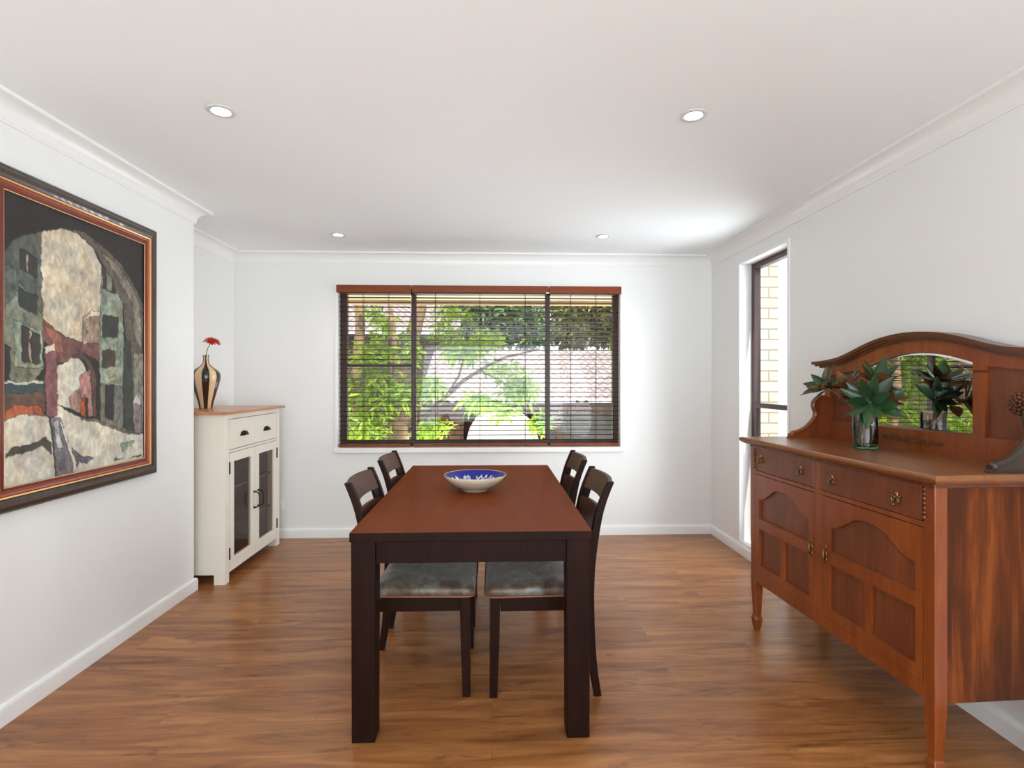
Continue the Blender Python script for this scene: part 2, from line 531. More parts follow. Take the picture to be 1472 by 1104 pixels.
struct(MB().box(-2.5, 2.3, YR - 0.2, YB + 0.2, -0.12, 0).build('floor', M['floor']))
struct(MB().box(-2.5, XR + T, YR - 0.2, YB + 0.2, ZC, ZC + 0.12).build('ceiling', M['ceil']))
b = MB()
b.box(XA - T, W1[0], YB, YB + T, 0, ZC).box(W1[1], XR + T, YB, YB + T, 0, ZC)
b.box(W1[0], W1[1], YB, YB + T, 0, W1[2]).box(W1[0], W1[1], YB, YB + T, W1[3], ZC)
struct(b.build('wall_back', M['wall']))
b = MB()
b.box(XR, XR + T, YR, W2[0], 0, ZC).box(XR, XR + T, W2[1], YB, 0, ZC)
b.box(XR, XR + T, W2[0], W2[1], 0, W2[2]).box(XR, XR + T, W2[0], W2[1], W2[3], ZC)
struct(b.build('wall_right', M['wall']))
b = MB()
b.box(XA - T, XL, YR, YE, 0, ZC)
struct(b.build('wall_left', M['wall'], bevel=0.004))
struct(MB().box(XA - T, XA, YE, YB, 0, ZC).build('wall_alcove', M['wall']))
b = MB()
b.box(XA - T, -1.65, YR - T, YR, 0, ZC).box(1.65, XR + T, YR - T, YR, 0, ZC).box(-1.65, 1.65, YR - T, YR, 2.3, ZC)
struct(b.build('wall_rear', M['wall']))
struct(MB().box(-3.2, 3.2, YR - 4.2, YR - T, 2.42, 2.56).build('trim_1', M['trim']), 'added unseen slab keeping the sun out of the rear opening')  # slab added out of view to block sun from the rear opening

def offs(path, d):
    out = []
    for i, p in enumerate(path):
        ns = []
        for j in (i - 1, i):
            if 0 <= j < len(path) - 1:
                dx, dy = path[j + 1][0] - path[j][0], path[j + 1][1] - path[j][1]
                L = math.hypot(dx, dy)
                ns.append((dy / L, -dx / L))
        if len(ns) == 1:
            n = ns[0]; k = 1
        else:
            n = (ns[0][0] + ns[1][0], ns[0][1] + ns[1][1]); k = 1 / (1 + ns[0][0] * ns[1][0] + ns[0][1] * ns[1][1])
        out.append((p[0] + n[0] * k * d, p[1] + n[1] * k * d))
    return out

PATH = [(XL, YR), (XL, YE), (XA, YE), (XA, YB), (XR, YB), (XR, YR)]
def sweep(prof, names, mat, auto=0.5):
    off = {d: offs(PATH, d) for d, z in prof}
    for i, nm in enumerate(names):
        if nm is None: continue
        r0 = [(off[d][i][0], off[d][i][1], z) for d, z in prof]
        r1 = [(off[d][i + 1][0], off[d][i + 1][1], z) for d, z in prof]
        struct(MB().loft([r0, r1]).build(nm, mat, auto=auto))
cove = [(0, ZC - 0.09), (0.006, ZC - 0.09), (0.008, ZC - 0.082)]
for k in range(9):
    t = k / 8 * PI / 2
    cove.append((0.070 - 0.060 * math.cos(t) , ZC - 0.016 - 0.064 * (1 - math.sin(t)) ))
cove += [(0.078, ZC - 0.014), (0.078, ZC), (0, ZC)]
sweep(cove, ['trim_2', 'trim_3', 'trim_4', 'trim_5', 'trim_6'], M['trim'])
base = [(0, 0), (0.016, 0), (0.016, 0.060), (0.014, 0.068), (0.009, 0.074), (0, 0.076)]
sweep(base, ['baseboard_left', 'baseboard_return', 'baseboard_alcove', 'baseboard_back', 'baseboard_right'], M['trim'])

# big window: white lining and sill, dark frame, panes
b = MB()
b.box(W1[0] - 0.03, W1[1] + 0.03, YB - 0.028, YB + 0.03, W1[2] - 0.045, W1[2] - 0.002)
struct(b.build('trim_7', M['trim'], bevel=0.006), 'white sill under the wide window')
b = MB()
for x0, x1 in ((W1[0] - 0.022, W1[0] - 0.002), (W1[1] + 0.002, W1[1] + 0.022)):
    b.box(x0, x1, YB - 0.007, YB + 0.001, W1[2] - 0.002, W1[3] + 0.02)
b.box(W1[0] - 0.002, W1[1] + 0.002, YB - 0.007, YB + 0.001, W1[3] + 0.002, W1[3] + 0.02)
struct(b.build('trim_8', M['trim'], bevel=0.002), 'thin white edging round the wide window')
win = bpy.data.objects.new('window_1', None); C.objects.link(win); win.location = ((W1[0] + W1[1]) / 2, YB + 0.10, W1[2]); struct(win, 'wide three-part dark framed window in the back wall')
def wpart(name, mb, mat, lab=None, **k):
    ox, oy, oz = win.location
    mb.v = [(x - ox, y - oy, z - oz) for x, y, z in mb.v]
    o = mb.build(name, mat, win, **k)
    if lab: o['label'] = lab
    return o
fy0, fy1 = YB + 0.075, YB + 0.125
b = MB()
b.box(W1[0], W1[0] + 0.055, fy0, fy1, W1[2], W1[3]).box(W1[1] - 0.045, W1[1], fy0, fy1, W1[2], W1[3])
b.box(W1[0] + 0.055, W1[1] - 0.045, fy0, fy1, W1[2], W1[2] + 0.05).box(W1[0] + 0.055, W1[1] - 0.045, fy0, fy1, W1[3] - 0.05, W1[3])
wpart('frame', b, M['frame'], bevel=0.003)
for x in (-0.660, 0.476):
    wpart('mullion', MB().box(x - 0.020, x + 0.020, fy0 - 0.004, fy1, W1[2] + 0.05, W1[3] - 0.05), M['frame'], bevel=0.003)
wpart('transom', MB().box(W1[0] + 0.055, -0.68, fy0 + 0.004, fy1 - 0.01, 1.410, 1.430), M['frame'], 'thin dark bar across the left light', bevel=0.002)
for x0, x1 in ((W1[0] + 0.055, -0.68), (-0.64, 0.456), (0.496, W1[1] - 0.045)):
    wpart('pane', MB().box(x0, x1, fy0 + 0.022, fy0 + 0.026, W1[2] + 0.05, W1[3] - 0.05), M['pane'])

# side window
b = MB()
y0, y1, z0, z1 = W2
for ya, yb in ((y0 - 0.024, y0), (y1, y1 + 0.024)):
    b.box(XR - 0.008, XR + 0.001, ya, yb, z0 - 0.0, z1 + 0.02)
b.box(XR - 0.008, XR + 0.001, y0, y1, z1, z1 + 0.02)
struct(b.build('trim_9', M['trim'], bevel=0.002), 'thin white edging round the tall side window')
win2 = bpy.data.objects.new('window_2', None); C.objects.link(win2); win2.location = (XR + 0.10, (y0 + y1) / 2, z0); struct(win2, 'tall narrow bronze framed window in the right wall')
def w2part(name, mb, mat, **k):
    ox, oy, oz = win2.location
    mb.v = [(x - ox, y - oy, z - oz) for x, y, z in mb.v]
    return mb.build(name, mat, win2, **k)
fx0, fx1 = XR + 0.085, XR + 0.135
b = MB()
b.box(fx0, fx1, y0, y0 + 0.04, z0, z1).box(fx0, fx1, y1 - 0.045, y1, z0, z1)
b.box(fx0, fx1, y0 + 0.04, y1 - 0.045, z0, z0 + 0.04).box(fx0, fx1, y0 + 0.04, y1 - 0.045, z1 - 0.04, z1)
w2part('frame', b, M['frame2'], bevel=0.003)
w2part('transom', MB().box(fx0 - 0.004, fx1 - 0.005, y0 + 0.04, y1 - 0.045, 1.095, 1.130), M['frame2'], bevel=0.003)
for za, zb in ((z0 + 0.04, 1.095), (1.130, z1 - 0.04)):
    w2part('pane', MB().box(fx0 + 0.022, fx0 + 0.026, y0 + 0.04, y1 - 0.045, za, zb), M['pane'])

# three timber venetian blinds
def blind(x0, x1, cords, label, vz=0.0):
    zt = W1[3]
    xc = (x0 + x1) / 2
    t = thing('venetian_blind', label, 'blind', (xc, YB + 0.005, W1[2]), 0, 'timber venetian blinds')
    def mk(name, mb, mat, **k):
        mb.v = [(x - xc, y - YB - 0.005, z - W1[2]) for x, y, z in mb.v]
        return mb.build(name, mat, t, **k)
    yv = YB - 0.032
    mk('valance', MB().box(x0 - (0.012 if x0 < -1 else -0.0005), x1 + (0.010 if x1 > 1 else -0.0005), yv, yv + 0.012, zt - 0.052 + vz, zt + 0.012), M['valance'], bevel=0.004)
    mk('head_rail', MB().box(x0 + 0.012, x1 - 0.012, yv + 0.016, yv + 0.066, zt - 0.055, zt - 0.004), M['frame'])
    zb = W1[2] + 0.008
    mk('bottom_rail', MB().box(x0 + 0.008, x1 - 0.008, yv + 0.010, yv + 0.060, zb, zb + 0.022), M['valance'], bevel=0.004)
    b = MB()
    n = 31
    top, bot = zt - 0.088, zb + 0.052
    for i in range(n):
        z = top + (bot - top) * i / (n - 1)
        if i >= n - 1: z = bot
        ya, yb, tilt = yv + 0.011, yv + 0.059, -0.0012
        rings = []
        for y, dz in ((ya, -tilt), ((ya + yb) / 2, 0.0025), (yb, tilt)):
            rings.append([(x0 + 0.010, y, z + dz - 0.0015), (x0 + 0.010, y, z + dz + 0.0015), (x1 - 0.010, y, z + dz + 0.0015), (x1 - 0.010, y, z + dz - 0.0015)])
        b.loft(rings)
    mk('slats', b, M['blind'])
    for x in cords:
        b = MB()
        for y in (yv + 0.008, yv + 0.0615):
            b.tube([(x, y, zb + 0.01), (x, y, zt - 0.05)], 0.0014, 5)
        b.tube([(x, yv + 0.035, zb - 0.004), (x, yv + 0.035, zt - 0.05)], 0.0009, 5)
        b.ball((x, yv + 0.035, zb - 0.001), 0.005, 6, 4)
        mk('ladder_cord', b, M['cord'])
    return t
blind(W1[0] + 0.006, -0.664, (-1.062, -0.856), 'narrow left timber blind of the wide window, in front of the tree trunks')
blind(-0.660, 0.474, (-0.47, -0.099, 0.28), 'wide middle timber blind between the two window mullions', 0.004)
blind(0.478, W1[1] - 0.004, (0.662, 0.874), 'narrow right timber blind of the wide window')
b = MB().box(0.452, 0.478, YB - 0.036, YB - 0.0325, W1[3] - 0.050, W1[3] - 0.042)
tag(b.build('valance_clip', M['plastic']), 'small white clip at the joint of the blind valances', 'clip')

# downlights
for (x, y, lab) in ((-1.062, 2.176, 'recessed round downlight in ceiling above the painting, near left'), (0.804, 2.141, 'recessed round downlight in ceiling, near right, toward the sideboard'),
                    (-1.109, 3.972, 'recessed round downlight in ceiling, far left, nearest the white cabinet'), (0.813, 3.948, 'recessed round downlight in ceiling, far right, nearest the tall side window')):
    t = thing('downlight', lab, 'ceiling light', (x, y, ZC), 0, 'recessed ceiling downlights')
    MB().lathe([(0.034, -0.001), (0.036, -0.006), (0.050, -0.005), (0.053, -0.001), (0.053, 0.0), (0.034, 0.0), (0.034, -0.001)], n=32, cap=False).build('rim', M['lightrim'], t, smooth=True)
    MB().lathe([(0.0005, -0.0045), (0.030, -0.0045), (0.0335, -0.002), (0.0335, -0.0005), (0.0005, -0.0005)], n=32).build('lens', M['light'], t)
    l = lamp('downlight_beam', 'SPOT', 9, (0, 0, -0.02), (0, 0, 0), (1, 0.95, 0.87), spot_size=2.3, spot_blend=1.0, shadow_soft_size=0.03)
    l.parent = t

t = thing('wall_outlet', 'white power plate on the back wall behind the cream cabinet', 'power outlet', (-1.752, YB - 0.002, 0.24))
MB().box(-0.036, 0.036, -0.008, 0, 0, 0.08).build('plate', M['plastic'], t, bevel=0.003)
MB().box(-0.02, -0.008, -0.012, -0.008, 0.045, 0.065).box(0.008, 0.02, -0.012, -0.008, 0.045, 0.065).build('switch', M['plastic'], t, bevel=0.001)

# ------------------------------------------------------------------ framed painting
PY0, PY1, PZ0, PZ1 = 2.084, 2.907, 0.887, 2.0045
pic = thing('framed_painting', 'large framed oil painting of an archway over a snowy street, on the left wall', 'painting', (XL, (PY0 + PY1) / 2, PZ0 - 0.08))
def pl(x, y, z): return (x - XL, y - (PY0 + PY1) / 2, z - (PZ0 - 0.08))
PAINT = [
 ((38,32,30), [(-0.007,-0.013),(1.033,-0.057),(1.033,1.045),(-0.007,1.013)]),
 ((196,182,160), [(0.213,0.102),(0.333,0.061),(0.445,0.059),(0.566,0.105),(0.622,0.151),(0.631,0.525),(0.468,0.519),(0.377,0.484),(0.213,0.421)]),
 ((116,118,102), [(0.0,0.217),(0.061,0.163),(0.132,0.124),(0.213,0.102),(0.219,0.42),(0.228,0.589),(0.17,0.649),(0.0,0.649)]),
 ((84,88,78), [(0.0,0.217),(0.061,0.163),(0.132,0.124),(0.213,0.102),(0.213,0.397),(0.096,0.292),(0.0,0.372)]),
 ((134,146,128), [(0.061,0.434),(0.213,0.457),(0.225,0.589),(0.061,0.593)]),
 ((92,98,84), [(0.0,0.25),(0.078,0.249),(0.078,0.34),(0.0,0.406)]),
 ((52,46,42), [(0.096,0.178),(0.193,0.202),(0.193,0.27),(0.096,0.252)]),
 ((48,52,46), [(0.087,0.311),(0.19,0.34),(0.19,0.405),(0.087,0.38)]),
 ((58,50,46), [(0.1,0.448),(0.209,0.476),(0.209,0.579),(0.1,0.569)]),
 ((150,140,120), [(0.129,0.195),(0.14,0.197),(0.14,0.264),(0.129,0.26)]),
 ((170,160,140), [(0.147,0.461),(0.157,0.464),(0.157,0.573),(0.147,0.572)]),
 ((40,40,40), [(-0.002,0.505),(0.04,0.526),(0.043,0.638),(-0.002,0.642)]),
 ((52,66,70), [(-0.002,0.649),(0.228,0.649),(0.237,0.683),(-0.002,0.684)]),
 ((190,190,180), [(-0.002,0.64),(0.233,0.642),(0.233,0.652),(-0.002,0.651)]),
 ((96,72,60), [(0.0,0.684),(0.237,0.683),(0.237,0.753),(0.0,0.76)]),
 ((160,84,50), [(0.026,0.739),(0.096,0.721),(0.209,0.733),(0.237,0.768),(0.009,0.766)]),
 ((202,194,176), [(-0.002,0.771),(0.096,0.758),(0.27,0.773),(0.3,0.997),(-0.002,1.003)]),
 ((204,197,180), [(0.3,0.767),(0.315,0.727),(0.445,0.781),(0.697,0.821),(0.903,0.87),(1.033,0.871),(1.033,1.029),(0.433,1.002),(0.3,1.004)]),
 ((112,72,66), [(0.221,0.414),(0.365,0.472),(0.468,0.485),(0.606,0.485),(0.606,0.561),(0.492,0.53),(0.377,0.567),(0.311,0.572),(0.29,0.526),(0.221,0.493)]),
 ((140,90,76), [(0.228,0.432),(0.343,0.473),(0.354,0.536),(0.3,0.526)]),
 ((122,78,84), [(0.237,0.54),(0.303,0.513),(0.311,0.587),(0.315,0.768),(0.244,0.771)]),
 ((200,186,170), [(0.237,0.516),(0.3,0.498),(0.299,0.526),(0.237,0.54)]),
 ((205,198,180), [(0.311,0.587),(0.377,0.567),(0.409,0.546),(0.468,0.545),(0.504,0.583),(0.521,0.637),(0.468,0.756),(0.315,0.731)]),
 ((90,66,60), [(0.388,0.55),(0.433,0.533),(0.492,0.53),(0.546,0.562),(0.578,0.609),(0.592,0.794),(0.555,0.786),(0.546,0.623),(0.504,0.563),(0.456,0.545)]),
 ((168,122,114), [(0.463,0.617),(0.541,0.596),(0.555,0.786),(0.468,0.775)]),
 ((150,120,108), [(0.388,0.701),(0.463,0.664),(0.468,0.771),(0.394,0.746)]),
 ((190,92,40), [(0.468,0.709),(0.521,0.711),(0.521,0.782),(0.468,0.774)]),
 ((40,32,30), [(0.502,0.71),(0.519,0.71),(0.519,0.782),(0.502,0.78)]),
 ((150,128,112), [(0.48,0.385),(0.541,0.356),(0.612,0.351),(0.612,0.485),(0.48,0.481)]),
 ((205,190,170), [(0.48,0.399),(0.553,0.351),(0.612,0.349),(0.612,0.366),(0.521,0.384)]),
 ((134,140,122), [(0.622,0.151),(0.797,0.255),(0.818,0.577),(0.806,0.857),(0.617,0.803),(0.612,0.526)]),
 ((110,108,96), [(0.617,0.65),(0.806,0.665),(0.812,0.854),(0.617,0.803)]),
 ((60,46,40), [(0.633,0.156),(0.753,0.209),(0.753,0.26),(0.633,0.254)]),
 ((50,50,44), [(0.633,0.365),(0.765,0.36),(0.765,0.451),(0.633,0.455)]),
 ((66,56,48), [(0.631,0.509),(0.74,0.506),(0.74,0.581),(0.631,0.581)]),
 ((140,140,120), [(0.665,0.172),(0.714,0.196),(0.714,0.253),(0.665,0.251)]),
 ((46,42,44), [(0.654,0.65),(0.725,0.651),(0.725,0.811),(0.654,0.793)]),
 ((150,148,130), [(0.649,0.625),(0.748,0.619),(0.748,0.639),(0.649,0.645)]),
 ((92,84,74), [(0.333,0.061),(0.468,0.046),(0.617,0.068),(0.783,0.125),(0.919,0.21),(0.993,0.278),(1.0,0.885),(0.903,0.87),(0.842,0.86),(0.836,0.517),(0.806,0.298),(0.697,0.196),(0.592,0.114),(0.456,0.06)]),
 ((126,118,104), [(0.617,0.096),(0.753,0.136),(0.887,0.213),(0.967,0.296),(0.983,0.511),(0.919,0.453),(0.887,0.289),(0.753,0.187)]),
 ((56,60,50), [(0.812,0.46),(0.878,0.455),(0.909,0.863),(0.826,0.852),(0.806,0.665)]),
 ((140,132,116), [(0.903,0.515),(1.0,0.511),(1.0,0.877),(0.913,0.871)]),
 ((206,198,186), [(0.891,0.745),(0.934,0.697),(0.979,0.744)]),
 ((150,128,130), [(0.897,0.745),(0.979,0.748),(0.979,0.876),(0.909,0.871)]),
 ((112,106,108), [(0.265,0.773),(0.328,0.775),(0.425,1.001),(0.303,0.992)]),
 ((168,162,162), [(0.29,0.786),(0.323,0.788),(0.35,0.89),(0.311,0.892)]),
 ((72,66,62), [(0.261,0.772),(0.27,0.773),(0.306,0.992),(0.299,0.991)]),
 ((214,208,196), [(0.328,0.775),(0.341,0.789),(0.45,0.984),(0.425,1.001)]),
 ((74,72,62), [(0.016,0.889),(0.061,0.865),(0.151,0.863),(0.238,0.844),(0.27,0.877),(0.273,0.908),(0.249,0.894),(0.228,0.87),(0.16,0.887),(0.069,0.888),(0.022,0.904)]),
 ((98,98,108), [(0.403,0.894),(0.463,0.933),(0.56,0.956),(0.521,0.972),(0.468,0.96),(0.45,0.978)]),
 ((110,98,84), [(0.468,0.782),(0.617,0.803),(0.842,0.862),(0.967,0.879),(0.967,0.885),(0.826,0.87),(0.617,0.814),(0.468,0.79)]),
 ((140,150,122), [(0.783,0.913),(0.903,0.909),(0.887,0.937),(0.797,0.947)]),
 ((60,54,48), [(0.731,0.979),(0.74,0.968),(0.748,0.98),(0.759,0.972),(0.77,0.981),(0.818,0.98),(0.818,0.983),(0.759,0.984)]),
 ((60,54,48), [(0.866,0.984),(0.903,0.981),(0.94,0.979),(0.979,0.981),(0.979,0.984),(0.903,0.986),(0.869,0.988)]),
]

def inside(poly, x, y):
    c = False; j = len(poly) - 1
    for i in range(len(poly)):
        xi, yi = poly[i]; xj, yj = poly[j]
        if (yi > y) != (yj > y) and x < (xj - xi) * (y - yi) / (yj - yi) + xi:
            c = not c
        j = i
    return c
NX, NZ = 240, 320
gx, gz = np.meshgrid(np.linspace(0, 1, NX), np.linspace(0, 1, NZ))
def vnoise(sx, sz, seed):
    r = np.random.RandomState(seed)
    g = r.rand(sz + 2, sx + 2)
    fx, fz = gx * sx, gz * sz
    ix, iz = fx.astype(int), fz.astype(int)
    tx, tz = fx - ix, fz - iz
    tx, tz = tx * tx * (3 - 2 * tx), tz * tz * (3 - 2 * tz)
    return (g[iz, ix] * (1 - tx) + g[iz, ix + 1] * tx) * (1 - tz) + (g[iz + 1, ix] * (1 - tx) + g[iz + 1, ix + 1] * tx) * tz
def fbm(s, seed):
    return (vnoise(s, s, seed) + 0.5 * vnoise(2 * s, 2 * s, seed + 1) + 0.25 * vnoise(4 * s, 4 * s, seed + 2)) / 1.75 - 0.5
wx, wz = gx + 0.022 * fbm(22, 3) + 0.008 * fbm(60, 13), gz + 0.016 * fbm(22, 7) + 0.006 * fbm(60, 17)
img = np.zeros((NZ, NX, 3)) + 40
ids = np.zeros((NZ, NX), int)
for col, poly in PAINT:
    p = np.array(poly)
    msk = np.zeros((NZ, NX), bool)
    j = len(p) - 1
    for i in range(len(p)):
        xi, yi = p[i]; xj, yj = p[j]
        if yi != yj:
            msk ^= ((yi > wz) != (yj > wz)) & (wx < (xj - xi) * (wz - yi) / (yj - yi) + xi)
        j = i
    img[msk] = col
    ids[msk] = ids.max() + 1
edge = np.zeros((NZ, NX), bool)
edge[:, 1:] |= ids[:, 1:] != ids[:, :-1]; edge[1:, :] |= ids[1:, :] != ids[:-1, :]
edge &= (fbm(30, 91) > -0.12)
img[edge] *= 0.55
lum = img.mean(axis=2, keepdims=True)
n1, n2, n3 = fbm(9, 21)[..., None], fbm(28, 31)[..., None], fbm(70, 41)[..., None]
amp = 0.25 + 0.75 * np.exp(-((lum - 120) / 70.0) ** 2)
img = img * (1 + 0.26 * n1 + (0.6 * n2 + 0.5 * n3) * amp)
img += np.concatenate([18 * fbm(14, 51)[..., None], 4 * n1, -18 * fbm(14, 51)[..., None]], axis=2) * (lum > 60)
k = (fbm(50, 61)[..., None] > 0.26) & (lum > 70) & (lum < 175)
img = np.where(k, img * 0.8, img)
img = np.clip(img, 0, 255)
s_ = img / 255.0
lincol = np.where(s_ <= 0.04045, s_ / 12.92, ((s_ + 0.055) / 1.055) ** 2.4)
me = bpy.data.meshes.new('canvas')
rel = 0.0012 * fbm(60, 71)
vs = [pl(XL + 0.020 + rel[i, j], PY0 + (PY1 - PY0) * j / (NX - 1), PZ1 - (PZ1 - PZ0) * i / (NZ - 1)) for i in range(NZ) for j in range(NX)]
fs = [(i * NX + j, i * NX + j + 1, (i + 1) * NX + j + 1, (i + 1) * NX + j) for i in range(NZ - 1) for j in range(NX - 1)]
me.from_pydata(vs, [], fs)
ca = me.color_attributes.new('paint', 'FLOAT_COLOR', 'POINT')
ca.data.foreach_set('color', np.concatenate([lincol, np.ones((NZ, NX, 1))], axis=2).astype(np.float32).ravel())
m, t_, b_ = nt('oil paint')
at_ = t_.nodes.new('ShaderNodeAttribute'); at_.attribute_name = 'paint'
t_.links.new(at_.outputs['Color'], b_.inputs['Base Color'])
b_.inputs['Roughness'].default_value = 0.5
me.materials.append(m)
cv = bpy.data.objects.new('canvas', me); C.objects.link(cv); cv.parent = pic
# frame profile: (outward offset from the canvas edge, height off the wall), one material per band
FP = [(-0.004, 0.020), (-0.004, 0.026), (-0.001, 0.027), (0.010, 0.026), (0.020, 0.028), (0.026, 0.034), (0.030, 0.032), (0.036, 0.037), (0.040, 0.034), (0.050, 0.040), (0.066, 0.041), (0.079, 0.034), (0.083, 0.036), (0.090, 0.030), (0.090, 0.0)]
FM = ['fr_black', 'fr_gold', 'fr_red', 'fr_red', 'fr_copper', 'fr_black', 'fr_gold', 'fr_black', 'fr_dark', 'fr_dark', 'fr_dark', 'fr_black', 'fr_dark', 'fr_dark']
keys = ['fr_gold', 'fr_black', 'fr_red', 'fr_copper', 'fr_dark']
vs, fs, ms = [], [], []
for (d, h) in FP:
    for (y, z) in ((PY0 - d, PZ0 - d), (PY1 + d, PZ0 - d), (PY1 + d, PZ1 + d), (PY0 - d, PZ1 + d)):
        vs.append(pl(XL + h, y, z))
for i in range(len(FP) - 1):
    for j in range(4):
        a_, b2 = i * 4 + j, i * 4 + (j + 1) % 4
        fs.append((a_, b2, b2 + 4, a_ + 4)); ms.append(keys.index(FM[i]))
b = MB(); b.v = vs; b.f = fs; b.m = ms
b.build('frame', [M[k] for k in keys], pic)

# ------------------------------------------------------------------ dining table
TX0, TX1, TY0, TY1 = -0.505, 0.360, 1.945, 3.500
tc = ((TX0 + TX1) / 2, (TY0 + TY1) / 2)
tab = thing('dining_table', 'long dark mahogany dining table with square legs in the middle of the room', 'table', (tc[0], tc[1], 0))
hx, hy = (TX1 - TX0) / 2, (TY1 - TY0) / 2
b = MB().box(-hx, hx, -hy, hy, 0.717, 0.75); b.m = [0, 0, 1, 1, 1, 1]  # edge faces take the darker leg timber as painted shade
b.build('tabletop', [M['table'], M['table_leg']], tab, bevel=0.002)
for sx in (-1, 1):
    for sy in (-1, 1):
        cx_, cy_ = sx * (hx - 0.048), sy * (hy - 0.048)
        MB().frus([(cx_, cy_, 0, 0.041, 0.041), (cx_, cy_, 0.717, 0.043, 0.043)]).build('leg', M['table_leg'], tab, bevel=0.003)
b = MB()
for sy in (-1, 1):
    b.box(-hx + 0.091, hx - 0.091, sy * (hy - 0.016), sy * (hy - 0.036), 0.636, 0.717)
for sx in (-1, 1):
    b.box(sx * (hx - 0.016), sx * (hx - 0.036), -hy + 0.091, hy - 0.091, 0.636, 0.717)
b.build('apron', M['table_leg'], tab, bevel=0.001)

# bowl
bowl = thing('ceramic_bowl', 'cream bowl with blue patterned inside, on the dining table', 'bowl', (-0.083, 2.70, 0.75))
prof = [(0.060, 0.0), (0.066, 0.0), (0.069, 0.008), (0.078, 0.012), (0.110, 0.030), (0.138, 0.054), (0.154, 0.076)]
pin = [(0.150, 0.0765), (0.134, 0.056), (0.106, 0.034), (0.070, 0.017), (0.001, 0.013)]
MB().lathe([(0.001, 0.0)] + prof + [(0.1525, 0.0782), (0.1515, 0.0778)], n=64, cap=False).build('outer_shell', M['bowl_out'], bowl, smooth=True)
n = 192; vs = []; fs = []; cols = []
rr = [(0.1515, 0.0778), (0.1495, 0.0762)] + [(0.1495 - (0.1495 - 0.001) * k / 26, 0) for k in range(1, 27)]
zz = smooth_curve([0.001, 0.070, 0.106, 0.134, 0.1495], [0.0145, 0.0185, 0.0355, 0.0575, 0.0765])
rr = [(r, z if z else zz(r)) for r, z in rr]
blue, blue2, wht, crm = lin((34, 34, 128)), lin((66, 80, 190)), lin((206, 210, 232)), lin((224, 214, 196))
for i, (r, z) in enumerate(rr):
    for k in range(n):
        a_ = 2 * PI * k / n
        vs.append((r * math.cos(a_), r * math.sin(a_), z))
        c = blue
        fr = (0.1495 - r) / 0.1485
        if i == 0: c = crm
        elif fr < 0.05: c = blue
        elif fr < 0.47:
            seg = (a_ / (2 * PI) * 8) % 1.0; kk = int(a_ / (2 * PI) * 8)
            if kk % 2 == 0:
                rad = math.hypot((seg - 0.5) * 2 * PI * r / 8, (fr - 0.24) * 0.1485)
                if rad < 0.019: c = wht if (math.sin(rad * 900) > -0.2 or math.cos(7 * math.atan2(fr - .24, seg - .5)) > 0.6) else blue
            else:
                zc = 0.24 + 0.10 * (2 * abs((seg * 3.5) % 1 - 0.5) * 2 - 1) * (1 - 0.5 * abs(seg - .5))
                if abs(fr - zc) < 0.035: c = wht
        elif fr < 0.51: c = wht
        elif fr < 0.75: c = blue2
        else: c = crm
        cols.append(c)
for i in range(len(rr) - 1):
    for k in range(n):
        fs.append((i * n + k, (i + 1) * n + k, (i + 1) * n + (k + 1) % n, i * n + (k + 1) % n))
gl = raw('painted_inside', vs, fs, M['bowl_out'], bowl, True)
ca = gl.data.color_attributes.new('paint', 'FLOAT_COLOR', 'POINT')
ca.data.foreach_set('color', np.array(cols, dtype=np.float32).ravel())
m, t_, b_ = nt('blue painted glaze')
at_ = t_.nodes.new('ShaderNodeAttribute'); at_.attribute_name = 'paint'
t_.links.new(at_.outputs['Color'], b_.inputs['Base Color'])
b_.inputs['Roughness'].default_value = 0.15
gl.data.materials.clear(); gl.data.materials.append(m)
gl['label'] = 'cobalt blue glazed inside with white zigzags and rosettes'

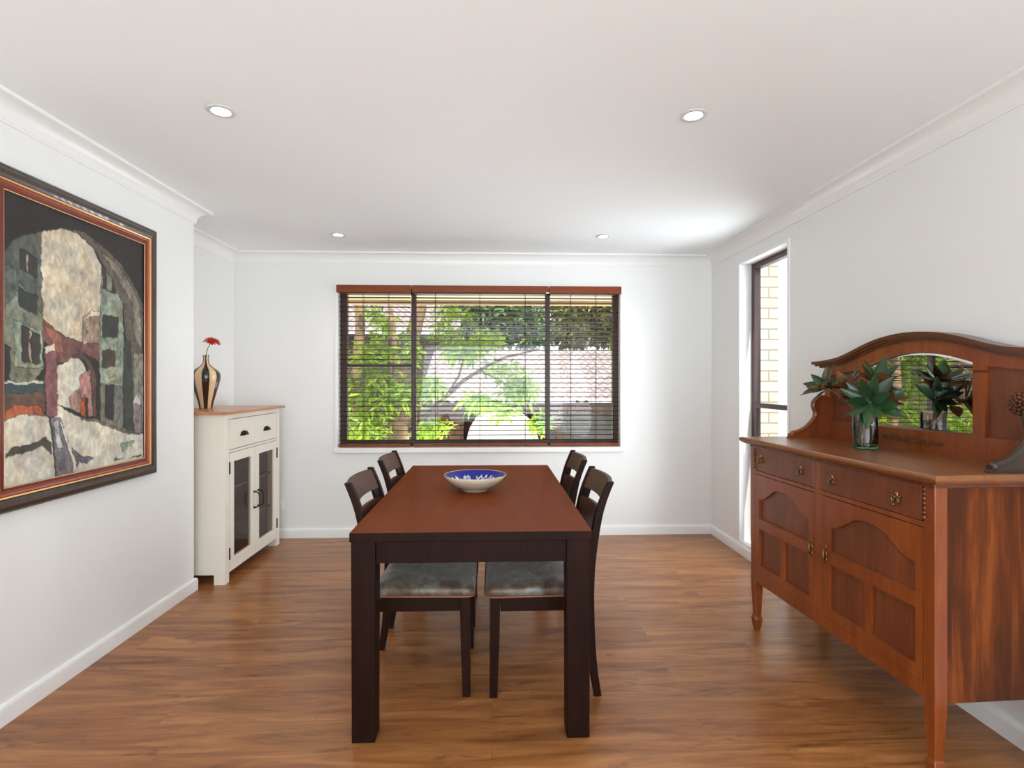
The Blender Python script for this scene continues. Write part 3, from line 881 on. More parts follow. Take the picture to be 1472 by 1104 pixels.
# ------------------------------------------------------------------ dining chairs
pz = [0.0, 0.10, 0.22, 0.40, 0.56, 0.72, 0.80, 0.875]
px = [-0.222, -0.205, -0.193, -0.186, -0.196, -0.222, -0.245, -0.276]
pxf = smooth_curve(pz, px)
def make_chair(loc, rz, label):
    t = thing('dining_chair', label, 'chair', loc, rz, 'dining chairs round the dark table')
    W = 0.203
    for s in (-1, 1):
        rings = []
        for z in rng(0, 0.875, 22):
            hx_ = lerp([0, 0.35, 0.5, 0.875], [0.015, 0.021, 0.019, 0.0135], z)
            c = pxf(z)
            rings.append([(c - hx_, s * W - 0.015, z), (c + hx_, s * W - 0.015, z), (c + hx_, s * W + 0.015, z), (c - hx_, s * W + 0.015, z)])
        MB().loft(rings).build('rear_leg', M['chair'], t, bevel=0.003)
        MB().frus([(0.205, s * 0.200, 0, 0.016, 0.016), (0.198, s * 0.200, 0.41, 0.022, 0.020)]).build('front_leg', M['chair'], t, bevel=0.003)
    b = MB()
    for s in (-1, 1):
        b.box(-0.165, 0.176, s * 0.188, s * 0.210, 0.350, 0.408)
    b.box(0.188, 0.210, -0.180, 0.180, 0.350, 0.408).box(-0.190, -0.170, -0.187, 0.187, 0.350, 0.408)
    b.build('seat_frame', M['chair'], t, bevel=0.002)
    def panel(z0, z1, thick, crown=0.0):
        b = MB(); rings = []
        for y in rng(-0.188, 0.188, 16):
            bow = 0.030 * (1 - (y / 0.188) ** 2)
            zt_ = z1 + crown * (1 - (y / 0.188) ** 2)
            col = []
            zs = rng(z0, zt_, 5)
            for z in zs: col.append((pxf(min(z, 0.87)) + 0.006 - bow, y, z))
            for z in reversed(zs): col.append((pxf(min(z, 0.87)) + 0.006 - thick - bow, y, z))
            rings.append(col)
        return b.loft(rings)
    panel(0.780, 0.868, 0.016).build('top_rail', M['chair_back'], t, auto=0.6)
    panel(0.560, 0.738, 0.014).build('back_panel', M['chair_back'], t, auto=0.6)
    # little spacers that leave the hand slot open between rail and panel
    for s in (-1, 1):
        b = MB()
        ya, yb = s * 0.188, s * 0.140
        ym = (ya + yb) / 2
        bow = 0.030 * (1 - (ym / 0.188) ** 2)
        rings = []
        for z in (0.730, 0.755, 0.785):
            rings.append([(pxf(z) + 0.005 - 0.030 * (1 - (y / 0.188) ** 2) - dx, y, z) for y, dx in ((ya, 0), (ym, 0), (yb, 0), (yb, 0.014), (ym, 0.014), (ya, 0.014))])
        b.loft(rings)
        b.build('slot_block', M['chair'], t, bevel=0.001)
    # padded seat: rounded slab
    nu = 20; rings = []
    def outline(k, inset, z):
        pts = []
        x0_, x1_, hw = -0.170 + inset, 0.238 - inset, 0.222 - inset
        R = 0.035
        for cx_, cy_, a0 in ((x1_ - R, hw - R, 0), (x0_ + R, hw * 0.95 - R, PI / 2), (x0_ + R, -hw * 0.95 + R, PI), (x1_ - R, -hw + R, 1.5 * PI)):
            for q in range(6):
                a_ = a0 + q / 5 * PI / 2
                pts.append((cx_ + R * math.cos(a_), cy_ + R * math.sin(a_), z))
        return pts
    for inset, z in ((0.010, 0.4085), (0.002, 0.412), (0.0, 0.418), (0.0, 0.438), (0.006, 0.448), (0.020, 0.456), (0.045, 0.462), (0.09, 0.467), (0.15, 0.470)):
        rings.append(outline(0, inset, z))
    MB().loft(rings).build('seat_cushion', M['seat'], t, smooth=True)
    b = MB()
    o_ = outline(0, -0.002, 0.4135)
    b.tube(o_ + [o_[0]], 0.0045, 6)
    b.build('piping', M['piping'], t, smooth=True)
    return t
make_chair((-0.308, 2.437, 0), 0, 'dark timber dining chair with slotted back, near left side of the table')
make_chair((0.212, 2.425, 0), PI, 'dark timber dining chair with slotted back, near right side of the table')
make_chair((-0.308, 3.070, 0), 0, 'dark timber dining chair at the far left of the table, nearest the window')
make_chair((0.212, 3.045, 0), PI, 'dark timber dining chair at the far right of the table, nearest the window')

# ------------------------------------------------------------------ cream cabinet in the alcove
CX, CY = -1.685, 3.943
cab = thing('display_cabinet', 'cream painted cabinet with oak top and two glass doors in the alcove', 'cabinet', (CX, CY, 0))
def cp(name, mb, mat, parent=None, **k):
    mb.v = [(x - CX, y - CY, z) for x, y, z in mb.v]
    return mb.build(name, mat, parent or cab, **k)
CA, CB = 3.503, 4.383          # near and far ends
XB = -2.096
b = MB()
for ya in (CA, CB - 0.055):
    for xa in (CX - 0.07, XB):
        b.box(xa, xa + 0.07, ya, ya + 0.055, 0, 1.079)
b.box(XB + 0.07, CX - 0.07, CA + 0.002, CA + 0.022, 0.062, 1.079)
b.box(XB + 0.07, CX - 0.07, CB - 0.022, CB - 0.002, 0.062, 1.079)
b.box(CX - 0.022, CX - 0.001, CA + 0.055, CB - 0.055, 1.046, 1.079)
b.box(CX - 0.022, CX - 0.001, CA + 0.055, CB - 0.055, 0.829, 0.845)
cp('body', b, M['cab'], bevel=0.002)
b = MB()
b.box(XB, XB + 0.012, CA + 0.055, CB - 0.055, 0.062, 1.079)
b.box(XB + 0.012, CX - 0.026, CA + 0.024, CB - 0.024, 0.064, 0.080)
b.box(XB + 0.012, CX - 0.026, CA + 0.024, CB - 0.024, 0.829, 0.845)
b.box(XB + 0.012, CX - 0.075, CA + 0.023, CA + 0.027, 0.080, 0.829).box(XB + 0.012, CX - 0.075, CB - 0.027, CB - 0.023, 0.080, 0.829)
cp('lining', b, M['cab_in'])['label'] = 'brown inside of the cabinet'
for z in (0.324, 0.585):
    cp('shelf', MB().box(XB + 0.014, CX - 0.05, CA + 0.028, CB - 0.028, z - 0.016, z), M['cab_in'])
cp('top', MB().box(XB - 0.012, CX + 0.034, CA - 0.045, CB + 0.035, 1.079, 1.098), M['cab_top'], bevel=0.005)
dr = cp('drawer', MB().box(CX - 0.20, CX + 0.001, CA + 0.059, CB - 0.062, 0.849, 1.043), M['cab'], bevel=0.002)
for y in (3.760, 4.129):
    b = MB(); rings = []
    for k in range(9):
        a_ = PI * k / 8
        rings.append([(CX + 0.001 + dx, y - 0.050 * math.cos(a_) * sx, 0.925 + 0.032 * math.sin(a_) * sx) for dx, sx in ((0, 1.0), (0.012, 0.95), (0.021, 0.7), (0.023, 0.35), (0.0205, 0.34), (0.010, 0.85), (0, 0.9))])
    b.loft(rings)
    b.box(CX + 0.001, CX + 0.003, y - 0.054, y + 0.054, 0.923, 0.930)
    cp('cup_handle', b, M['iron'], dr, auto=0.7)
for (ya, yb, ga, gb, hy_, hin) in ((CA + 0.058, 3.944, 3.624, 3.874, 3.918, CA + 0.056), (3.947, CB - 0.058, 4.006, 4.264, 3.981, CB - 0.056)):
    b = MB()
    z0, z1, g0, g1 = 0.063, 0.826, 0.146, 0.767
    b.box(CX - 0.020, CX, ya, ga, z0, z1).box(CX - 0.020, CX, gb, yb, z0, z1).box(CX - 0.020, CX, ga, gb, z0, g0).box(CX - 0.020, CX, ga, gb, g1, z1)
    d = cp('door', b, M['cab'])
    cp('pane', MB().box(CX - 0.012, CX - 0.009, ga, gb, g0, g1), M['cabglass'], d)
    b = MB()
    b.ball((CX + 0.006, hy_, 0.508), 0.008, 8, 6).ball((CX + 0.006, hy_, 0.396), 0.008, 8, 6)
    b.tube([(CX + 0.004, hy_, 0.508), (CX + 0.022, hy_, 0.506), (CX + 0.036, hy_, 0.494), (CX + 0.040, hy_, 0.475), (CX + 0.040, hy_, 0.428), (CX + 0.036, hy_, 0.410), (CX + 0.022, hy_, 0.398), (CX + 0.004, hy_, 0.396)], 0.0045, 8)
    cp('handle', b, M['iron'], d, smooth=True)
    for za, zb in ((0.692, 0.770), (0.143, 0.217)):
        b = MB().tube([(CX + 0.003, hin, za), (CX + 0.003, hin, zb)], 0.005, 8)
        cp('hinge', b, M['iron'], d, smooth=True)

# striped vase with one red flower
vx, vy = -2.008, 3.90
vase = thing('striped_vase', 'tall narrow-necked vase with dark and cream stripes on the cabinet', 'vase', (vx, vy, 1.098))
prof = [(0.040, 0.0), (0.042, 0.004), (0.050, 0.045), (0.072, 0.125), (0.090, 0.190), (0.0945, 0.225), (0.090, 0.250), (0.072, 0.272), (0.045, 0.292), (0.026, 0.312), (0.0185, 0.335), (0.0175, 0.355), (0.021, 0.374), (0.0195, 0.3745), (0.014, 0.355), (0.014, 0.33)]
pf = smooth_curve(list(range(len(prof))), [p[0] for p in prof]); zf = smooth_curve(list(range(len(prof))), [p[1] for p in prof])
pr = [(pf(k / 3), zf(k / 3)) for k in range(3 * (len(prof) - 1) + 1)]
n = 48
b = MB(); b.lathe(pr, n=n)
cnt = len(b.f)
b.m = []
for i, f in enumerate(b.f):
    if i >= cnt - 2: b.m.append(1); continue
    k = i % n
    b.m.append(1 if ((k + 3) // 4) % 2 == 0 else 0)
b.build('body', [M['vase_cream'], M['vase_dark']], vase, smooth=True, rot=(0, 0, 0.06))
fl = thing('gerbera_flower', 'single red gerbera standing in the striped vase', 'flower', (vx, vy, 1.098 + 0.30))
stem_pts = [(0.003, 0, 0.0), (0.002, 0, 0.074), (0.012, -0.002, 0.12), (0.034, -0.004, 0.158), (0.046, -0.006, 0.170)]
MB().tube(stem_pts, [0.0028, 0.0028, 0.0026, 0.0026, 0.004], 8).build('stem', M['stemg'], fl, smooth=True)
b = MB()
random.seed(5)
hc = Vector((0.048, -0.008, 0.182)); nrm = Vector((0.28, -0.25, 0.9)).normalized()
ax = nrm.orthogonal().normalized(); ay = nrm.cross(ax)
for ring, (nn, L, lift) in enumerate(((18, 0.056, -0.22), (14, 0.046, 0.02), (12, 0.030, 0.25))):
    for k in range(nn):
        a_ = 2 * PI * (k + 0.4 * ring) / nn + random.uniform(-.08, .08)
        d = (ax * math.cos(a_) + ay * math.sin(a_)); s_ = nrm.cross(d)
        l = L * random.uniform(0.85, 1.1)
        pts = []
        for tt, wd in ((0.12, 0.003), (0.55, 0.0065), (0.9, 0.006), (1.0, 0.0025)):
            c = hc + d * l * tt + nrm * (l * lift * tt + 0.003 * ring - 0.006 * tt * tt)
            pts.append((c - s_ * wd, c + s_ * wd))
        top = [q for p in pts for q in p]
        bot = [q - nrm * 0.0008 for q in top]
        vs_ = top + bot
        fs_ = []
        for q in range(3):
            fs_ += [(2 * q, 2 * q + 1, 2 * q + 3, 2 * q + 2), (8 + 2 * q, 8 + 2 * q + 2, 8 + 2 * q + 3, 8 + 2 * q + 1)]
        b.add(vs_, fs_)
b.build('petals', M['petal'], fl)
MB().ball(tuple(hc + nrm * 0.004), 0.011, 10, 6, (1, 1, 0.6)).build('flower_centre', M['flower_eye'], fl, smooth=True)

# ------------------------------------------------------------------ antique sideboard
# local axes: x runs from the front face toward the wall, y along the front (0 near end), z up
SBO, SBR = (1.4063, 1.6768, 0), math.radians(2.62)
sb = thing('sideboard', 'antique orange oak sideboard with arched mirror back against the right wall', 'sideboard', SBO, SBR)
L, D, ZB, ZT = 1.150, 0.415, 0.232, 0.952
def sp(name, mb, mat, parent=None, lab=None, **k):
    o = mb.build(name, mat, parent or sb, **k)
    if lab: o['label'] = lab
    return o
# legs: square post, tapering below the case to a small spade foot
for (y, vis) in ((0.022, 1), (L - 0.022, 1)):
    for x in (0.022, D - 0.022):
        w_ = 0.0225
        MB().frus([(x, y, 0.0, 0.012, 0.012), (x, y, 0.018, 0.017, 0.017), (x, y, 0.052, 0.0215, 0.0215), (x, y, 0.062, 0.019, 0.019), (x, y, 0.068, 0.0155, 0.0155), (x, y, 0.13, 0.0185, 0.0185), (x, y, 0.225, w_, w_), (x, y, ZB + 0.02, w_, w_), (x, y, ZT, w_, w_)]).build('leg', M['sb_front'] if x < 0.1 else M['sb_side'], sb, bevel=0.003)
# case: back, ends, bottom, rails
b = MB()
b.box(0.044, D - 0.044, 0.006, 0.024, ZB, ZT - 0.002)
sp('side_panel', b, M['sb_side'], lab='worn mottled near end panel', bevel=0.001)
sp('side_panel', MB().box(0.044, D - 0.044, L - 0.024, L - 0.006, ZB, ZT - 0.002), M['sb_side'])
sp('case', MB().box(0.024, D - 0.01, 0.026, L - 0.026, ZB + 0.01, ZT - 0.004), M['sb_panel'])
b = MB()
b.box(0.002, 0.024, 0.0445, L - 0.0445, ZB, 0.284)                      # bottom rail
b.box(0.002, 0.024, 0.0445, L - 0.0445, 0.801, 0.819)                   # rail under the drawers
b.box(0.002, 0.024, 0.0445, L - 0.0445, 0.943, ZT - 0.002)
b.box(0.001, 0.024, 0.561, 0.615, 0.284, 0.801).box(0.001, 0.024, 0.579, 0.620, 0.819, 0.943)   # centre stile
sp('face_frame', b, M['sb_front'], bevel=0.0015)
# top board with moulded edge
def ring(e, z): return [(-0.030 + e, -0.035 + e, z), (0.455, -0.035 + e, z), (0.455, 1.222 - e, z), (-0.030 + e, 1.222 - e, z)]
MB().loft([ring(0.022, 0.952), ring(0.016, 0.957), ring(0.010, 0.958), ring(0.002, 0.966), ring(0.0, 0.972), ring(0.002, 0.980), ring(0.006, 0.985)]).build('top', M['sb_top'], sb)
# thin dark bead under the top
b = MB().box(-0.006, 0.0, 0.0, L, ZT - 0.012, ZT)
b.box(-0.006, D, -0.006, 0.0, ZT - 0.012, ZT)
sp('top_bead', b, M['sb_mould'], bevel=0.002)

def brass_rosette(b, cy_, cz, r=0.024):
    n = 60; rim = []; 
    for k in range(n):
        a_ = 2 * PI * k / n
        rad = r * (0.72 + 0.28 * math.cos(5 * a_ + PI / 2 + PI) )
        rim.append((a_, rad))
    r0 = [(0.0, cy_ + q * math.cos(a_), cz + q * math.sin(a_)) for a_, q in rim]
    r1 = [(-0.003, cy_ + q * math.cos(a_), cz + q * math.sin(a_)) for a_, q in rim]
    r2 = [(-0.0055, cy_ + q * 0.6 * math.cos(a_), cz + q * 0.6 * math.sin(a_)) for a_, q in rim]
    r3 = [(-0.007, cy_ + q * 0.25 * math.cos(a_), cz + q * 0.25 * math.sin(a_)) for a_, q in rim]
    b.loft([r0, r1, r2, r3])
    for k in range(5):
        a_ = PI / 2 + 2 * PI * k / 5
        b.ball((-0.005, cy_ + r * 0.68 * math.cos(a_), cz + r * 0.68 * math.sin(a_)), 0.0046, 8, 5)
    b.ball((-0.009, cy_, cz + 0.002), 0.0055, 8, 6)
    pts = [(-0.009 - 0.004 * math.sin(PI * k / 12), cy_ + 0.014 * math.cos(PI + PI * k / 12), cz - 0.003 - 0.020 * math.sin(PI * k / 12)) for k in range(13)]
    b.tube(pts, [0.0018 + 0.0016 * math.sin(PI * k / 12) for k in range(13)], 6)
    b.ball((-0.014, cy_, cz - 0.024), 0.0055, 8, 5)
    return b
for (ya, yb, za, zb, ks) in ((0.623, L - 0.054, 0.821, 0.942, ((1.049, 0.889), (0.713, 0.886))), (0.051, 0.577, 0.821, 0.942, ((0.496, 0.879), (0.155, 0.877)))):
    ym, zm = (ya + yb) / 2, (za + zb) / 2
    d = MB().box(-0.001, 0.03, ya, yb, za, zb).build('drawer', M['sb_panel'], sb, bevel=0.003)
    for ky, kz in ks:
        brass_rosette(MB(), ky, kz).build('handle', M['brass'], d, auto=0.9, loc=(-0.001, 0, 0))
# strips of split beads beside the drawers
for y in (0.040, L - 0.040):
    b = MB()
    for k in range(7):
        b.ball((0.0, y, 0.835 + k * 0.0155), 0.0075, 8, 6, (0.9, 0.8, 1.05))
    sp('bead_strip', b, M['sb_mould'], smooth=True)
# doors with an arched upper panel and two lower panels
for (ya, yb, hs) in ((0.0455, 0.560, 0.540), (0.616, L - 0.0455, 0.636)):
    z0, z1 = 0.286, 0.799
    sa, sb_ = ya + 0.033, yb - 0.040
    if hs > 0.6: sa, sb_ = ya + 0.040, yb - 0.033
    mid, wd = (sa + sb_) / 2, (sb_ - sa) / 2
    arch = smooth_curve([-1, -0.82, -0.62, -0.35, 0, 0.35, 0.62, 0.82, 1], [0.676, 0.680, 0.702, 0.738, 0.752, 0.738, 0.702, 0.680, 0.676])
    b = MB()
    b.box(0, 0.020, ya, sa, z0, z1).box(0, 0.020, sb_, yb, z0, z1)
    b.strip(rng(sa, sb_, 40), lambda u: arch((u - mid) / wd), lambda u: z1, 0, 0.020)
    b.box(0, 0.020, sa, sb_, 0.520, 0.572).box(0, 0.020, sa, sb_, z0, 0.332)
    b.box(0, 0.020, mid - 0.016, mid + 0.016, 0.332, 0.520)
    d = b.build('door', M['sb_front'], sb)
    MB().box(0.012, 0.0195, sa - 0.002, sb_ + 0.002, z0 + 0.04, 0.77).build('panel', M['sb_panel'], d)
    b = MB()
    # tall brass escutcheon with a drop
    for dz, r in ((0.026, 0.010), (0.0, 0.012), (-0.026, 0.011)):
        b.ball((-0.001, hs, 0.556 + dz), r, 10, 6, (0.35, 0.8, 1.3))
    b.tube([(-0.008, hs, 0.575), (-0.013, hs, 0.556), (-0.011, hs, 0.538), (-0.009, hs, 0.528)], [0.003, 0.004, 0.0055, 0.003], 8)
    b.build('handle', M['brass'], d, smooth=True)

# back board with crest, mirror and side panels
us = [-0.088, -0.03, 0.03, 0.094, 0.146, 0.222, 0.305, 0.395, 0.492, 0.58, 0.66, 0.757, 0.847, 0.93, 1.006, 1.058, 1.12, 1.18, 1.238]
zs = [1.397, 1.397, 1.400, 1.406, 1.414, 1.434, 1.460, 1.483, 1.497, 1.501, 1.497, 1.483, 1.460, 1.434, 1.414, 1.406, 1.400, 1.397, 1.397]
crest = smooth_curve(us, zs)
BX0, BX1 = 0.424, 0.458
SA, SE = -0.010, 1.160
MA, ME = 0.292, 0.858
mz = smooth_curve([0.292, 0.395, 0.482, 0.575, 0.668, 0.755, 0.858], [1.361, 1.390, 1.407, 1.414, 1.407, 1.390, 1.361])
b = MB()
b.strip(rng(SA, SE, 50), lambda u: 0.985, lambda u: 1.076, BX0, BX1)
pt = lambda u: 1.340 if u < 0.575 else 1.340
b.box(BX0, BX1, SA, 0.036, 1.076, 1.33).box(BX0, BX1, 0.242, MA, 1.076, 1.33)
b.box(BX0, BX1, ME, 0.908, 1.076, 1.33).box(BX0, BX1, 1.114, SE, 1.076, 1.33)
b.strip(rng(SA, 0.242, 10), lambda u: 1.320 + max(0, u - 0.036) * 0.12, lambda u: crest(u) - 0.01, BX0, BX1)
b.strip(rng(0.242, MA, 3), lambda u: 1.32, lambda u: crest(u) - 0.01, BX0, BX1)
b.strip(rng(MA, ME, 40), lambda u: mz(u), lambda u: crest(u) - 0.01, BX0, BX1)
b.strip(rng(ME, 0.908, 3), lambda u: 1.32, lambda u: crest(u) - 0.01, BX0, BX1)
b.strip(rng(0.908, SE, 10), lambda u: 1.320 + max(0, 1.114 - u) * 0.12, lambda u: crest(u) - 0.01, BX0, BX1)
sp('back_board', b, M['sb_mirror_frame'] if 'sb_mirror_frame' in M else M['sb_front'])
for ya, yb in ((0.034, 0.244), (0.906, 1.116)):
    sp('back_panel', MB().box(BX0 + 0.014, BX1 - 0.004, ya, yb, 1.074, 1.36), M['sb_panel'])
# crest moulding in two steps
b = MB()
b.strip(rng(-0.075, 1.225, 60), lambda u: crest(u) - 0.016, lambda u: crest(u), BX0 - 0.034, BX1)
b.strip(rng(-0.060, 1.210, 60), lambda u: crest(u) - 0.026, lambda u: crest(u) - 0.016, BX0 - 0.024, BX1)
b.strip(rng(-0.040, 1.190, 60), lambda u: crest(u) - 0.036, lambda u: crest(u) - 0.026, BX0 - 0.010, BX1)
sp('crest_moulding', b, M['sb_mould'])
sp('mirror', MB().strip(rng(MA + 0.010, ME - 0.010, 40), lambda u: 1.086, lambda u: mz(u) - 0.010, BX0 + 0.012, BX0 + 0.016), M['mirror'])
# bright bevelled border of the mirror
b = MB()
un = rng(MA - 0.002, ME + 0.002, 40)
def up(u): return mz(min(max(u, MA), ME)) + 0.002
outer = [(u, 1.074) for u in un] + [(u, up(u)) for u in reversed(un)]
inner = []
for (u, z) in outer:
    uu = 0.575 + (u - 0.575) * (0.273 / 0.285)
    inner.append((uu, 1.086 if z < 1.08 else up(u) - 0.012))
b.loft([[(BX0 + 0.014, u, z) for u, z in outer], [(BX0 + 0.0118, u, z) for u, z in inner]], cap=False)
sp('mirror_bevel', b, M['bevel'])
# carved rosettes on the side panels
for y in (0.122, 1.028):
    b = MB(); random.seed(3)
    for ring_, (nn, r, s_) in enumerate(((12, 0.034, 0.012), (9, 0.022, 0.011), (5, 0.010, 0.009))):
        for k in range(nn):
            a_ = 2 * PI * (k + 0.5 * ring_) / nn
            b.ball((BX0 + 0.010 - 0.004 * ring_, y + r * math.cos(a_), 1.208 + r * math.sin(a_)), s_, 7, 5, (0.7, 0.8, 0.8))
    sp('rosette', b, M['carve'], lab='carved round leaf rosette', smooth=True)
# carved leaf sprig under the mirror
b = MB(); random.seed(8)
for k in range(16):
    u = 0.575 + (k - 7.5) * 0.021
    for s_ in (-1, 1):
        h_ = 0.014 * math.cos((u - 0.575) * 7) + 0.002
        pts = [(BX0 - 0.0015, u, 1.032), (BX0 - 0.003, u + 0.009, 1.032 + s_ * h_ * 0.7), (BX0 - 0.001, u + 0.018, 1.032 + s_ * h_)]
        b.tube(pts, [0.0022, 0.0032, 0.0010], 6)
sp('carved_sprig', b, M['carve'], lab='carved dark leaf sprig on the rail under the mirror', smooth=True)
# scrolled brackets standing on the top at both ends
prof = [(0.195, 0.985), (0.195, 0.993), (0.203, 0.998), (0.215, 1.001), (0.222, 1.010), (0.252, 1.017), (0.288, 1.034), (0.318, 1.060), (0.340, 1.085), (0.350, 1.108), (0.348, 1.130), (0.340, 1.150), (0.340, 1.172), (0.354, 1.190), (0.380, 1.200), (0.424, 1.202), (0.424, 0.985)]
for (y0_, y1_, mt, lab) in ((1.118, 1.140, 'sb_front', None), (0.000, 0.022, 'sb_dark', 'dark scrolled bracket at the near end')):
    def dense(p):
        xs = list(range(len(p) - 1)); fx = smooth_curve(xs, [q[0] for q in p[:-1]]); fz = smooth_curve(xs, [q[1] for q in p[:-1]])
        return [(fx(k / 3), fz(k / 3)) for k in range(3 * (len(xs) - 1) + 1)] + [p[-1]]
    pd = dense(prof)
    b = MB().prism([(x, z) for x, z in pd], 'y', y0_, y1_)
    # raised roll along the curved edge
    b.tube([(x, (y0_ + y1_) / 2, z) for x, z in pd[6:-2]], 0.014, 8)
    o = sp('bracket', b, M[mt], lab=lab, auto=0.7)

# final size of the sideboard: everything measured above is brought to 97.7 %, legs lengthened down to the floor
KS = 0.977
for o in sb.children_recursive:
    if o.type == 'MESH':
        for v_ in o.data.vertices:
            v_.co.x *= KS; v_.co.y *= KS
            v_.co.z = CAM_H - (CAM_H - v_.co.z) * KS if v_.co.z > ZB - 1e-4 else v_.co.z * (CAM_H - (CAM_H - ZB) * KS) / ZB

# ------------------------------------------------------------------ glass vase and magnolia sprigs
gv = Vector((1.642, 2.335, 0.992))
t = thing('glass_vase', 'clear cylinder vase with green glass base and water on the sideboard', 'vase', tuple(gv))
R_ = 0.0485
MB().lathe([(R_, 0.0125), (R_, 0.158), (R_ - 0.001, 0.160), (R_ - 0.0035, 0.160), (R_ - 0.004, 0.158), (R_ - 0.004, 0.0135), (R_ - 0.008, 0.0125)], n=48, cap=False).build('glass_wall', M['vclear'], t, smooth=True)
MB().lathe([(R_ - 0.003, 0.0005), (R_, 0.003), (R_, 0.012), (R_ - 0.003, 0.0124)], n=48).build('glass_base', M['vgreen'], t, auto=0.8)
MB().lathe([(R_ - 0.0046, 0.0137), (R_ - 0.0046, 0.104)], n=48).build('water', M['water'], t, auto=0.8)

def leaf_geo(b, base, d, up_, L_, W_, curl=0.15, nseg=7):
    d = d.normalized(); s_ = d.cross(up_)
    if s_.length < 1e-3: s_ = d.orthogonal()
    s_.normalize(); u_ = s_.cross(d).normalized()
    rows = []
    for i in range(nseg + 1):
        q = i / nseg
        wv = W_ * (math.sin(PI * min(1, q ** 0.85)) ** 0.8) if 0 < q < 1 else 0.0008
        c = base + d * (L_ * q) - u_ * (curl * L_ * q * q)
        rows.append([c - s_ * wv + u_ * wv * 0.22, c - s_ * wv * 0.5 + u_ * wv * 0.04, c, c + s_ * wv * 0.5 + u_ * wv * 0.04, c + s_ * wv + u_ * wv * 0.22])
    k = len(b.v)
    th = 0.0011
    for r_ in rows: b.v += [tuple(p) for p in r_]
    for r_ in rows: b.v += [tuple(p - u_ * th) for p in r_]
    o2 = len(rows) * 5
    for i in range(nseg):
        for j in range(4):
            a_, c_ = k + i * 5 + j, k + i * 5 + j + 1
            b.f.append((a_, a_ + 5, c_ + 5, c_)); b.m.append(0)
            b.f.append((a_ + o2, c_ + o2, c_ + 5 + o2, a_ + 5 + o2)); b.m.append(1)
    return b
def leaves_obj(b, parent):
    me = bpy.data.meshes.new('leaves'); me.from_pydata(b.v, [], b.f)
    me.materials.append(M['mag_top']); me.materials.append(M['mag_under'])
    for p, i in zip(me.polygons, b.m): p.material_index = i; p.use_smooth = True
    o = bpy.data.objects.new('leaves', me); C.objects.link(o); o.parent = parent
    return o
random.seed(12)
eye = Vector((0, 0, CAM_H))
sprigs = [
 # tip position (world), facing, leaves, length, label
 (Vector((1.585, 2.225, 1.200)), Vector((-0.62, -0.76, 0.18)), 13, 0.125, 'magnolia sprig facing forward at the centre of the glass vase'),
 (Vector((1.505, 2.40, 1.262)), Vector((-0.80, 0.10, 0.45)), 11, 0.108, 'magnolia sprig leaning far left over the scrolled bracket'),
 (Vector((1.655, 2.28, 1.285)), Vector((0.15, -0.35, 0.90)), 12, 0.128, 'tallest magnolia sprig of the glass vase, upright in front of the mirror'),
 (Vector((1.575, 2.37, 1.262)), Vector((-0.30, 0.1, 0.95)), 11, 0.115, 'upright magnolia sprig with rusty leaf undersides, left of the tallest'),
 (Vector((1.690, 2.27, 1.215)), Vector((0.45, -0.70, 0.35)), 10, 0.110, 'magnolia sprig leaning right across the mirror'),
]
for i, (tip, fc, nl, LL, lab) in enumerate(sprigs):
    root = gv + Vector((random.uniform(-.022, .022), random.uniform(-.022, .022), 0.018))
    st_ = thing('magnolia_sprig', lab, 'sprig', tuple(root), 0, 'magnolia sprigs in the glass vase')
    mouth = gv + Vector(((tip - gv).x * 0.16, (tip - gv).y * 0.16, 0.150))
    fc = fc.normalized()
    pts = [root, root.lerp(mouth, 0.5), mouth, mouth.lerp(tip, 0.5) + Vector((0, 0, 0.012)), tip - fc * 0.01, tip]
    cx_ = [smooth_curve(list(range(6)), [p[a_] for p in pts]) for a_ in range(3)]
    pp = [Vector([cx_[a_](k / 4) for a_ in range(3)]) - root for k in range(21)]
    MB().tube(pp, [0.0030 - 0.0007 * k / 20 for k in range(21)], 7).build('stem', M['stem'], st_, smooth=True)
    b = MB()
    a1 = fc.orthogonal().normalized(); a2 = fc.cross(a1)
    tl = tip - root
    for k in range(nl):
        ang = 2 * PI * k / nl + random.uniform(-.25, .25)
        out_ = a1 * math.cos(ang) + a2 * math.sin(ang)
        spread = random.uniform(0.25, 0.75) if k % 3 else random.uniform(0.9, 1.4)
        d = out_ + fc * spread
        if (tip + d.normalized() * LL).x > 1.775: d.x *= 0.25
        leaf_geo(b, tl - fc * random.uniform(0, 0.015) + out_ * 0.004, d, fc, LL * random.uniform(0.82, 1.08), LL * random.uniform(0.16, 0.20), random.uniform(-.05, 0.16))
    # two lower leaves along the stem
    for k in range(2):
        p = pp[12 + 3 * k]
        out_ = (a1 * math.cos(k * 2.4 + i) + a2 * math.sin(k * 2.4 + i))
        d = out_ + Vector((0, 0, 0.3))
        if (root + p + d.normalized() * LL).x > 1.775: d.x *= 0.2
        leaf_geo(b, p, d, Vector((0, 0, 1)), LL * 0.85, LL * 0.19, 0.1)
    leaves_obj(b, st_)

# ------------------------------------------------------------------ outside
struct(MB().box(-25, 25, YB + T, 40, -1.7, -1.55).build('ground', M['ground']))
b = MB()
b.box(-4, 1.85, YB + T + 0.001, 5.30, 2.075, 2.10)
b.box(-4, 1.85, 5.30, 5.33, 2.033, 2.20)
struct(b.build('trim_10', M['soffit']), 'cream boarded eave outside the wide window')
struct(MB().box(2.06, 2.36, 4.40, 4.62, -1.55, 3.2).build('trim_11', M['creambrick']), 'cream brick pier outside the tall side window')
t = MB().box(2.3, 7.0, 7.6, 7.75, -1.55, 3.6).build('boundary_wall', M['render'])
tag(t, 'bright white rendered wall seen through the tall side window', 'wall')

